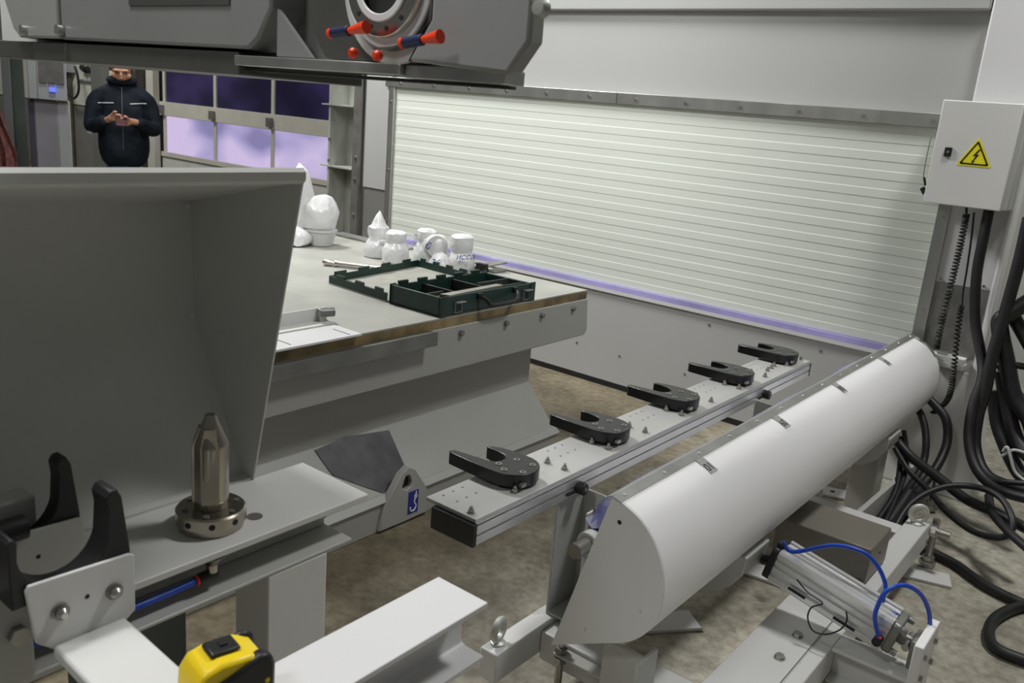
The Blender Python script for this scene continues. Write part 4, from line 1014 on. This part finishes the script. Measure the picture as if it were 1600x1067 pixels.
# box-like rounded body: profile in (along, z) extruded across
tu = Vector((.18, .98, 0)).normalized(); tv = Vector((tu.y, -tu.x, 0))
tc = Vector((-.728, .480, ZB))
def tprof(s, z0, z1, lo):
    L = [(-.040, .0), (.036, .0), (.042, .006), (.042, .05), (.034, .066), (.018, .074), (-.012, .075), (-.030, .070), (-.039, .056), (-.041, .03)]
    return [(a*s, b*s+(1-s)*.038) for a, b in L]
def textr(L, w0, w1, m, nm, par, bev):
    bm = B(); hexa(bm, [tc+tu*a+tv*w0+Vector((0, 0, b)) for a, b in L], [tc+tu*a+tv*w1+Vector((0, 0, b)) for a, b in L]); return obj(nm, bm, m, par, bev)
SC = 1.08
def scl(L): return [(a*SC, b*SC) for a, b in L]
textr(scl(tprof(1, 0, 0, 0)), -.0265, .0265, YELLOW, 'shell', tp_, .011)
grip = scl([(-.037, .001), (.036, .001), (.0435, .006), (.0440, .058), (.040, .069), (.030, .0735), (.014, .068), (-.004, .061), (-.018, .0565), (-.026, .058), (-.031, .0575), (-.036, .050)])
textr(grip, .0135, .0305, BLACK, 'grip', tp_, .005)
textr(grip, -.0305, -.020, BLACK, 'grip', tp_, .005)
bt = textr(scl([(-.018, .0755), (.014, .0755), (.014, .0790), (-.016, .0795)]), -.018, .010, BLACK, 'lock_button', tp_, .002)
textr(scl([(-.004, .0802), (.004, .0802), (.004, .0810), (-.004, .0810)]), -.008, .000, BLACK, 'button_mark', bt, 0)
for a in (-.03, .034):
    obj('case_screw', cyl(B(), tc+tu*a*SC+tv*.0302+Vector((0, 0, .045)), tc+tu*a*SC+tv*.0312+Vector((0, 0, .045)), .003, 8), YELLOW, tp_)
# ================================================================== SPINDLE HEAD (top)
YS = 1.058
sp = thing('spindle_head', 'big grey machine spindle head hanging at the top with round nose', 'spindle head', (-1.4, 1.3, 1.55))
SPG = mat('spindle_paint', (.20, .20, .195), .4, var=.05, scale=3)
SPD = mat('spindle_dark', (.10, .098, .09), .4, .4, var=.12, scale=8)
# bottom slab
obj('bottom_slab', box(B(), (-2.75, YS-.02, 1.5385), (-1.52, YS+.30, 1.582)), SPD, sp, .003)
obj('bottom_slab', box(B(), (-1.519, YS-.03, 1.556), (-1.062, YS+.03, 1.575)), STEEL, sp, .002)
obj('bottom_slab', box(B(), (-1.061, YS-.02, 1.553), (-.851, YS+.03, 1.575)), STEEL, sp, .002)
obj('under_plate', box(B(), (-2.70, YS+.0, 1.536), (-.88, YS+.30, 1.5383)) if False else box(B(), (-1.60, YS-.005, 1.548), (-.875, YS+.04, 1.5527)), DARK, sp)
# core
obj('core', box(B(), (-1.60, YS+.05, 1.576), (-1.13, YS+.30, 2.4)), SPG, sp)
# left housing with chamfered lower corner
prof = [(-2.222, 1.590), (-1.475, 1.587), (-1.445, 1.605), (-1.405, 1.66), (-1.405, 2.1), (-2.222, 2.1)]
obj('left_housing', prism(B(), prof, 'y', YS-.03, YS+.35), SPG, sp, .006)
lc = obj('left_cover', prism(B(), [(-2.228, 1.592), (-2.44, 1.590), (-2.475, 1.612), (-2.53, 1.70), (-2.53, 2.1), (-2.228, 2.1)][::-1], 'y', YS-.034, YS+.33), mat('cover_paint', (.27, .275, .26), .42), sp, .005)
for q in ((40, 47), (96, 47)):
    p = atY(*q, YS-.034); obj('cover_bolt', cyl(B(), (p.x, YS-.034, p.z), (p.x, YS-.046, p.z), .012, 14), STEEL, lc)
obj('name_plate', box(B(), (-1.90, YS-.033, 1.665), (-1.53, YS-.0305, 1.70)), SPD, sp)
obj('left_bracket', box(B(), (-2.75, YS+.05, 1.5825), (-2.535, YS+.3, 2.1)), WHITE, sp)
# right housing, octagonal
prof = [(-.985, 1.588), (-.82, 1.563), (-.783, 1.612), (-.785, 2.1), (-.985, 2.1)]
obj('right_housing', prism(B(), [(-1.02, 1.578), (-.818, 1.566), (-.783, 1.612), (-.787, 2.1), (-.975, 2.1), (-.975, 1.64)], 'y', YS-.055, YS-.02), mat('spindle_cover', (.25, .25, .245), .4, var=.05, scale=3), sp, .006)
bm = B(); hexa(bm, [(-1.055, YS-.0, 1.576), (-1.02, YS-.054, 1.578), (-.9755, YS-.054, 1.64), (-.9755, YS-.054, 2.1), (-1.045, YS-.0, 2.1)],
               [(-1.055, YS+.02, 1.576), (-1.02, YS-.021, 1.578), (-.9755, YS-.021, 1.64), (-.9755, YS-.021, 2.1), (-1.045, YS+.02, 2.1)]); obj('right_chamfer', bm, SPD, sp)
for q in ((848, 13), (845, -8)):
    p = atY(*q, YS-.055); obj('plug', lathe(B(), [(.014, 0), (.014, .006), (.010, .012), (0, .013)], (p.x, YS-.055, p.z), (0, -1, 0), 16), GALV, sp)
# nose: flange disc and rings
_p = atY(597, -28, 1.0); nx, nz = _p.x, _p.z
fl2 = circ(nx-.055, nz+.01, .176, 56)
fl2 = [(x, max(z, 1.5765)) for x, z in fl2]
obj('flange', prism(B(), fl2, 'y', YS-.02, YS+.049), SPD, sp, .003)
obj('corner_plate', prism(B(), [(-1.09, 1.577), (-1.052, 1.577), (-1.052, 1.62)], 'y', YS-.026, YS-.0205), WHITE2, sp)
obj('corner_plate', prism(B(), [(-1.40, 1.577), (-1.30, 1.577), (-1.40, 1.66)], 'y', YS-.019, YS-.010), SPG, sp)
def ring(r0, r1, ya, yb, m, nm, z=nz, x=nx):
    return obj(nm, ring_prism(B(), circ(x, z, r1, 48), circ(x, z, r0, 48), 'y', ya, yb), m, sp, .002)
ring(.098, .122, YS-.030, YS-.021, GREYP, 'nose_ring')
ring(.088, .101, YS-.038, YS-.021, SPD, 'nose_ring')
ring(.076, .098, YS-.046, YS-.0385, WHITE2, 'nose_ring')
ring(.057, .083, YS-.058, YS-.0465, CHROME, 'nose_ring')
ring(.047, .060, YS-.063, YS-.0585, WHITE2, 'bore_ring')
obj('bore', cyl(B(), (nx, YS-.045, nz), (nx, YS-.043, nz), .0565, 32), DARK, sp)
for k in range(12):
    a = 2*PI*k/12+.2; obj('ring_screw', cyl(B(), (nx+.070*math.cos(a), YS-.0582, nz+.070*math.sin(a)), (nx+.070*math.cos(a), YS-.0592, nz+.070*math.sin(a)), .004, 8), DARK, sp)
# coolant nozzles
def nozzle(p0, p1, p2, yv):
    a, b, c = atY(*p0, yv), atY(*p1, yv), atY(*p2, yv)
    n_ = obj('coolant_nozzle', cyl(B(), a, b, .0088, 12), NAVYN, sp, .002)
    d = (c-b).normalized()
    obj('nozzle_tip', cyl(B(), b, c, .0055, 12, .0105), ORANGE, n_)
    obj('nozzle_base', cyl(B(), a-d*.007, a, .0085, 12), ORANGE, n_)
nozzle((520, 52), (546, 48), (573, 42), YS-.09)
a = nozzle((632, 67), (661, 62), (688, 57), YS-.09)
obj('nozzle_link', tube(B(), [atY(585, 76, YS-.075), atY(612, 74, YS-.085), atY(632, 67, YS-.09)], .0022, 8), SPD, sp)
for q in ((552, 83), (590, 87)):
    p = atY(*q, YS-.06); obj('coolant_nozzle', lathe(B(), [(.005, -.008), (.0088, -.002), (.0088, .004), (.005, .008), (0, .009)], p, (0, -1, 0), 14), ORANGE, sp)
# unseen block over the head, sized to shade the wall, and rear body
obj('ram_blocker', box(B(), (-1.90, YS+.03, 2.41), (-1.02, YS+.75, 4.1)), GREYP, sp, .01)
obj('rear_body', box(B(), (-2.5, YS+.36, 1.62), (-1.45, YS+.78, 2.4)), GREYP, sp, .01)

# ================================================================== MAN AND LEFT BACKGROUND
def skin_mesh(name, V, E, R, m, parent, levels=2, extra=None, voxel=None, smooth_it=0, local=True):
    me = bpy.data.meshes.new(name); me.from_pydata([Vector(v) for v in V], E, [])
    o = bpy.data.objects.new(name, me); COL.objects.link(o)
    sk = o.modifiers.new('s', 'SKIN'); sk.use_smooth_shade = True
    sv = me.skin_vertices[0].data
    for i, r in enumerate(R):
        r = r if isinstance(r, tuple) else (r, r); sv[i].radius = r
    sv[0].use_root = True
    ss = o.modifiers.new('u', 'SUBSURF'); ss.levels = levels; ss.render_levels = levels
    dg = bpy.context.evaluated_depsgraph_get(); dg.update()
    me2 = bpy.data.meshes.new_from_object(o.evaluated_get(dg))
    bpy.data.objects.remove(o)
    if extra:
        bm = B(); bm.from_mesh(me2); extra(bm); bm.to_mesh(me2); bm.free()
    o = bpy.data.objects.new(name, me2); COL.objects.link(o)
    if voxel:
        rm = o.modifiers.new('r', 'REMESH'); rm.mode = 'VOXEL'; rm.voxel_size = voxel; rm.use_smooth_shade = True
        if smooth_it:
            sm_ = o.modifiers.new('sm', 'SMOOTH'); sm_.iterations = smooth_it; sm_.factor = .5
        dg = bpy.context.evaluated_depsgraph_get(); dg.update()
        me3 = bpy.data.meshes.new_from_object(o.evaluated_get(dg)); o.modifiers.clear(); o.data = me3
    o.data.materials.clear(); o.data.materials.append(m)
    o.data.polygons.foreach_set('use_smooth', [True]*len(o.data.polygons))
    o.parent = parent
    return o
def ell(bm, c, r, rot=None, u=20, v=12):
    M_ = Matrix.Translation(Vector(c)) @ (rot or Matrix.Identity(4)) @ Matrix.Diagonal((r[0], r[1], r[2], 1))
    bmesh.ops.create_uvsphere(bm, u_segments=u, v_segments=v, radius=1, matrix=M_)
man = thing('person', 'man in dark navy work jacket looking down at a phone', 'person', (-6.47, 3.42, 0), math.radians(60))
HT = Matrix.Rotation(math.radians(28), 4, 'X')     # head tilted down (facing -y)
HC = Vector((0, -.045, 1.57))
def hl(p): return HC+(HT @ Vector(p))
def head(bm):
    ell(bm, hl((0, .012, .02)), (.076, .094, .098), HT)
    ell(bm, hl((0, -.018, -.045)), (.060, .070, .072), HT)
    ell(bm, hl((0, -.052, -.092)), (.030, .028, .024), HT)
    ell(bm, hl((0, -.092, -.018)), (.012, .016, .026), HT)
    ell(bm, hl((0, -.098, -.030)), (.016, .014, .011), HT)
    ell(bm, hl((0, -.078, .018)), (.058, .014, .012), HT)
    ell(bm, hl((0, -.080, -.062)), (.024, .010, .006), HT)
    ell(bm, hl((0, -.077, -.074)), (.020, .010, .006), HT)
    for s in (-1, 1):
        ell(bm, hl((s*.079, .02, -.012)), (.010, .020, .032), HT)
        ell(bm, hl((s*.045, -.062, -.03)), (.024, .02, .022), HT)
# skeleton of the body (visible skin: head, neck, hands)
V = [(0, .0, .95), (0, .0, 1.15), (0, .015, 1.36), (0, .0, 1.45), (0, -.02, 1.52)]
E = [(0, 1), (1, 2), (2, 3), (3, 4)]
R = [(.10, .08), (.10, .075), (.08, .06), (.052, .052), (.056, .056)]
ARM = {}
for s in (-1, 1):
    i = len(V)
    el = (s*.225, -.02, 1.13); wr = (s*.085, -.235, 1.20); pl_ = (s*.045, -.285, 1.22) if s < 0 else (s*.035, -.290, 1.19)
    V += [(s*.12, .01, 1.375), (s*.165, .01, 1.335), el, wr, pl_]
    E += [(2, i), (i, i+1), (i+1, i+2), (i+2, i+3), (i+3, i+4)]
    R += [.04, .036, .034, (.026, .026), (.030, .018)]
    # fingers
    for k in range(4):
        j = len(V); o_ = Vector(pl_)+Vector((0, (-.006+k*.006), .016-k*.013))
        l = (.034, .040, .037, .028)[k]
        V += [tuple(o_), tuple(o_+Vector((-s*l*.9, -.022, .006))), tuple(o_+Vector((-s*l*1.3, -.040, .000)))]
        E += [(i+4, j), (j, j+1), (j+1, j+2)]; R += [.0105, .0095, .008]
    j = len(V); o_ = Vector(pl_)+Vector((s*.01, -.01, .022))
    V += [tuple(o_), tuple(o_+Vector((-s*.012, -.028, .020))), tuple(o_+Vector((-s*.030, -.045, .018)))]
    E += [(i+3, j), (j, j+1), (j+1, j+2)]; R += [.013, .011, .009]
    i = len(V)
    V += [(s*.07, .0, .88), (s*.105, -.01, .50), (s*.12, .02, .09), (s*.13, -.13, .04)]
    E += [(0, i), (i, i+1), (i+1, i+2), (i+2, i+3)]; R += [.06, .045, .038, .033]
body = skin_mesh('body', V, E, R, SKIN, man, 1, head, .0055, 2)
# jacket
V = [(0, .0, .80), (0, .0, 1.05), (0, .0, 1.20), (0, .012, 1.34), (0, .01, 1.44), (0, -.012, 1.485)]
E = [(0, 1), (1, 2), (2, 3), (3, 4), (4, 5)]
R = [(.195, .14), (.195, .14), (.185, .14), (.15, .115), (.085, .08), (.078, .075)]
for s in (-1, 1):
    i = len(V)
    V += [(s*.12, .012, 1.385), (s*.170, .010, 1.345), (s*.205, -.0, 1.22), (s*.222, -.03, 1.125), (s*.165, -.14, 1.155), (s*.095, -.225, 1.195)]
    E += [(3, i), (i, i+1), (i+1, i+2), (i+2, i+3), (i+3, i+4), (i+4, i+5)]
    R += [.088, .080, .064, .060, .052, .044]
def creases(bm):
    for v in bm.verts:
        n = noise.noise_vector(v.co*7.0); v.co += n*.010+noise.noise_vector(v.co*19.0)*.005
jk = skin_mesh('jacket', V, E, R, JACKET, man, 2, creases, .010, 2)
def collar(bm):
    pass
bm = B(); tube(bm, [(.085*math.cos(a), -.005+.075*math.sin(a), 1.478+.012*math.sin(a)) for a in [k*PI/8 for k in range(16)]], .022, 10, 2, True, True); obj('collar', bm, JACKET, jk, local=True)
def on_jacket(p):
    hit, loc, nor, idx = jk.ray_cast(Vector((p[0], -.6, p[1])), Vector((0, 1, 0)))
    return (loc+nor*.003) if hit else Vector((p[0], -.16, p[1]))
for s in (-1, 1):
    pts = [on_jacket((s*(.055+.022*k), 1.315+(.012 if s > 0 else -.008)*(k/5)*(1))) for k in range(6)]
    obj('reflective_piping', tube(B(), pts, .005, 6, 2), REFL, jk, local=True)
pts = [on_jacket((.0, 1.43-.045*k)) for k in range(11)]
obj('zip', tube(B(), pts, .004, 6, 2), mat('zip', (.05, .055, .06), .4), jk, local=True)
pts = [Vector((-.236, -.070, 1.095)), Vector((-.222, -.085, 1.088)), Vector((-.205, -.097, 1.088))]
obj('reflective_piping', tube(B(), pts, .012, 6, 2), REFL, jk, local=True)
# trousers and shoes
V = [(0, .0, .94), (0, .0, .86)]; E = [(0, 1)]; R = [(.185, .13), (.17, .13)]
for s in (-1, 1):
    i = len(V); V += [(s*.095, .0, .80), (s*.115, -.01, .48), (s*.12, .02, .10)]; E += [(1, i), (i, i+1), (i+1, i+2)]; R += [.105, .085, .075]
tr_ = skin_mesh('trousers', V, E, R, TROUS, man, 2, None, .012, 1)
for s in (-1, 1):
    bm = B(); ell(bm, (s*.125, -.05, .05), (.05, .14, .05)); obj('shoe', bm, BLACK, man, local=True)
# hair cap
bm = B(); ell(bm, hl((0, .020, .030)), (.081, .098, .100), HT, 28, 18)
dl = [v for v in bm.verts if (HT.inverted() @ (v.co-HC)).z < (.045 if (HT.inverted() @ (v.co-HC)).y < -.02 else -.03)]
bmesh.ops.delete(bm, geom=dl, context='VERTS'); ho = obj('hair', bm, HAIRM, man, local=True)
mdh = ho.modifiers.new('t', 'SOLIDIFY'); mdh.thickness = .012; mdh.offset = 0
EYE = mat('eye_dark', (.03, .02, .02), .4)
for s in (-1, 1):
    p = hl((s*.030, -.083, -.002)); bm = B(); ell(bm, p, (.009, .005, .0028), HT, 12, 8); obj('eye', bm, EYE, man, local=True)
    p = hl((s*.031, -.090, .020)); bm = B(); ell(bm, p, (.016, .004, .0028), HT, 12, 8); obj('eyebrow', bm, HAIRM, man, local=True)
# phone held in the hands
MW = Matrix.Translation((-6.47, 3.42, 0)) @ Matrix.Rotation(math.radians(60), 4, 'Z')
pc_ = MW @ Vector((.0, -.335, 1.205))
phn = thing('phone', 'dark red backed phone held in the hands of the man', 'phone', pc_, math.radians(60))
bm = B(); box(bm, (-.036, -.005, -.065), (.036, .004, .065)); bmesh.ops.rotate(bm, verts=bm.verts, cent=(0, 0, 0), matrix=Matrix.Rotation(math.radians(-55), 3, 'X'))
obj('case', bm, mat('dark_red_case', (.045, .006, .009), .4), phn, .004, local=True)
bm = B(); box(bm, (-.032, .0045, -.06), (.032, .0055, .06)); bmesh.ops.rotate(bm, verts=bm.verts, cent=(0, 0, 0), matrix=Matrix.Rotation(math.radians(-55), 3, 'X'))
obj('screen', bm, mat('phone_screen', (.03, .03, .035), .15), phn, local=True)

# left background equipment
def D(px, py, dep): return CAM+ray(px, py)*dep
KX = Vector((-.61, .79, 0))
def upright(name, xa, xb, z0, z1, dep, th, m, par, bev=.006, ref=200):
    a, b = D(xa, ref, dep), D(xb, ref, dep); m_ = ray((xa+xb)/2, ref); kk = Vector((m_.x, m_.y, 0)).normalized()*th
    q = [Vector((p.x, p.y, 0)) for p in (a, b, b+kk, a+kk)]
    return obj(name, hexa(B(), [p+Vector((0, 0, z0)) for p in q], [p+Vector((0, 0, z1)) for p in q]), m, par, bev)
ac = thing('air_unit', 'small grey wall unit with louvred grille and lit blue display', 'air unit', D(80, 157, 6.6))
zb_ = D(80, 157, 6.6).z; pp_ = 6.6/1350
upright('housing', 57, 104, zb_, zb_+.50, 6.6, .25, ALCAB, ac, .006, 120)
for k in range(3):
    xa = 60.5+13.5*k
    upright('grille', xa, xa+12, zb_+26*pp_, zb_+.46, 6.585, .012, DSTEEL, ac, .001, 120)
upright('side_strip', 43, 56.5, zb_, zb_+.50, 6.6, .2, ALCAB, ac, .006, 120)
upright('display', 76, 86, zb_+13*pp_, zb_+20*pp_, 6.58, .015, SCREEN, ac, 0, 120)
pd = thing('cabinet_post', 'tall pale grey cabinet standing below the louvred unit', 'cabinet', Vector((*D(80, 200, 6.75).xy, 0)))
zt_ = zb_-.003
upright('body', 56, 91, 0, zt_, 6.75, .35, mat('lilac_grey', (.22, .21, .235), .5), pd)
upright('right_flank', 91.3, 111, 0, zt_, 6.75, .35, ALCAB, pd)
upright('left_flank', 46, 55.7, 0, zt_, 6.75, .35, mat('dark_violet', (.05, .045, .065), .6), pd)  # flank in a darker violet than the body
gb = thing('green_cabinet', 'dark green-grey equipment cabinet at the left picture edge', 'cabinet', Vector((*D(28, 200, 6.9).xy, 0)))
upright('body', 22, 42, 0, 2.1, 7.3, .5, DGCOL, gb)
upright('side', 8, 21.7, 0, 2.1, 7.25, .5, mat('mid_grey_side', (.17, .18, .18), .5), gb)
YF = YW+.03
def W_(px, py, off=.0): return atY(px, py, YF-off)
wl = thing('wall_pipe', 'olive vertical pipe running down the far wall', 'pipe', (W_(117, 200).x, YF-.06, 0))
x = W_(117, 200).x; obj('pipe', cyl(B(), (x, YF-.06, 0), (x, YF-.06, 2.6), .045, 14), WOODY, wl)
wj = thing('wall_socket', 'grey socket box with black looped cable on the far wall', 'socket box', W_(110, 105))
p, q = W_(103, 113), W_(118, 90)
obj('housing', box(B(), (p.x, YF-.17, p.z), (q.x, YF-.001, q.z)), ALCAB, wj, .01)
obj('cable', tube(B(), [W_(107, 113, .16), W_(104, 128, .18), W_(108, 148, .18), W_(117, 153, .18), W_(123, 140, .18), W_(121, 118, .18), W_(117, 104, .18)], .018, 8), BLACK, wj)
tl = thing('wall_hooks', 'dark tap fittings in a row on the cream wall', 'fittings', W_(140, 108))
for q in ((131, 107), (140, 109), (149, 110)):
    obj('fitting', cyl(B(), W_(q[0]-3, q[1]-2, .06), W_(q[0]+4, q[1]+3, .06), .045, 8), BLACK, tl)
obj('rail', tube(B(), [W_(126, 105, .03), W_(152, 111, .03)], .022, 8, 2, False), DSTEEL, tl)
obj('shelf_rail', tube(B(), [W_(122, 125, .03), W_(154, 128, .03)], .018, 8, 2, False), ALCAB, tl)
obj('grey_post', box(B(), (W_(155, 150).x, YF-.12, 0), (W_(172, 150).x, YF-.001, 4.2)), mat('col_grey', (.17, .175, .16), .5), wf, .01)
obj('pale_panel', box(B(), (W_(205, 150).x, YF-.03, 1.0), (W_(228, 150).x, YF-.001, 2.6)), CREAM, wf)
cl2 = thing('hanging_cloth', 'red and brown patterned cloth at the left picture edge', 'cloth', Vector((*D(6, 200, 6.3).xy, .8)))
a, b = D(-30, 200, 6.3), D(20, 200, 6.3)
rows = []; bm = B()
for i in range(13):
    z = .70+.62*i/12; w_ = 1-.55*max(0, i-4)/8
    rows.append([])
    for k in range(15):
        t = k/14*w_; p = a.lerp(b, t); p = p+KX*(.03*math.sin(k*1.5+i*.2))
        rows[-1].append(bm.verts.new((p.x, p.y, z)))
for r, q in zip(rows, rows[1:]):
    for k in range(14): bm.faces.new((r[k], r[k+1], q[k+1], q[k]))
c_o = obj('cloth', bm, REDC, cl2); md = c_o.modifiers.new('t', 'SOLIDIFY'); md.thickness = .012
obj('cloth_hanger', cyl(B(), Vector((*a.xy, 0)), Vector((*a.xy, 1.35)), .02, 10), DSTEEL, cl2)
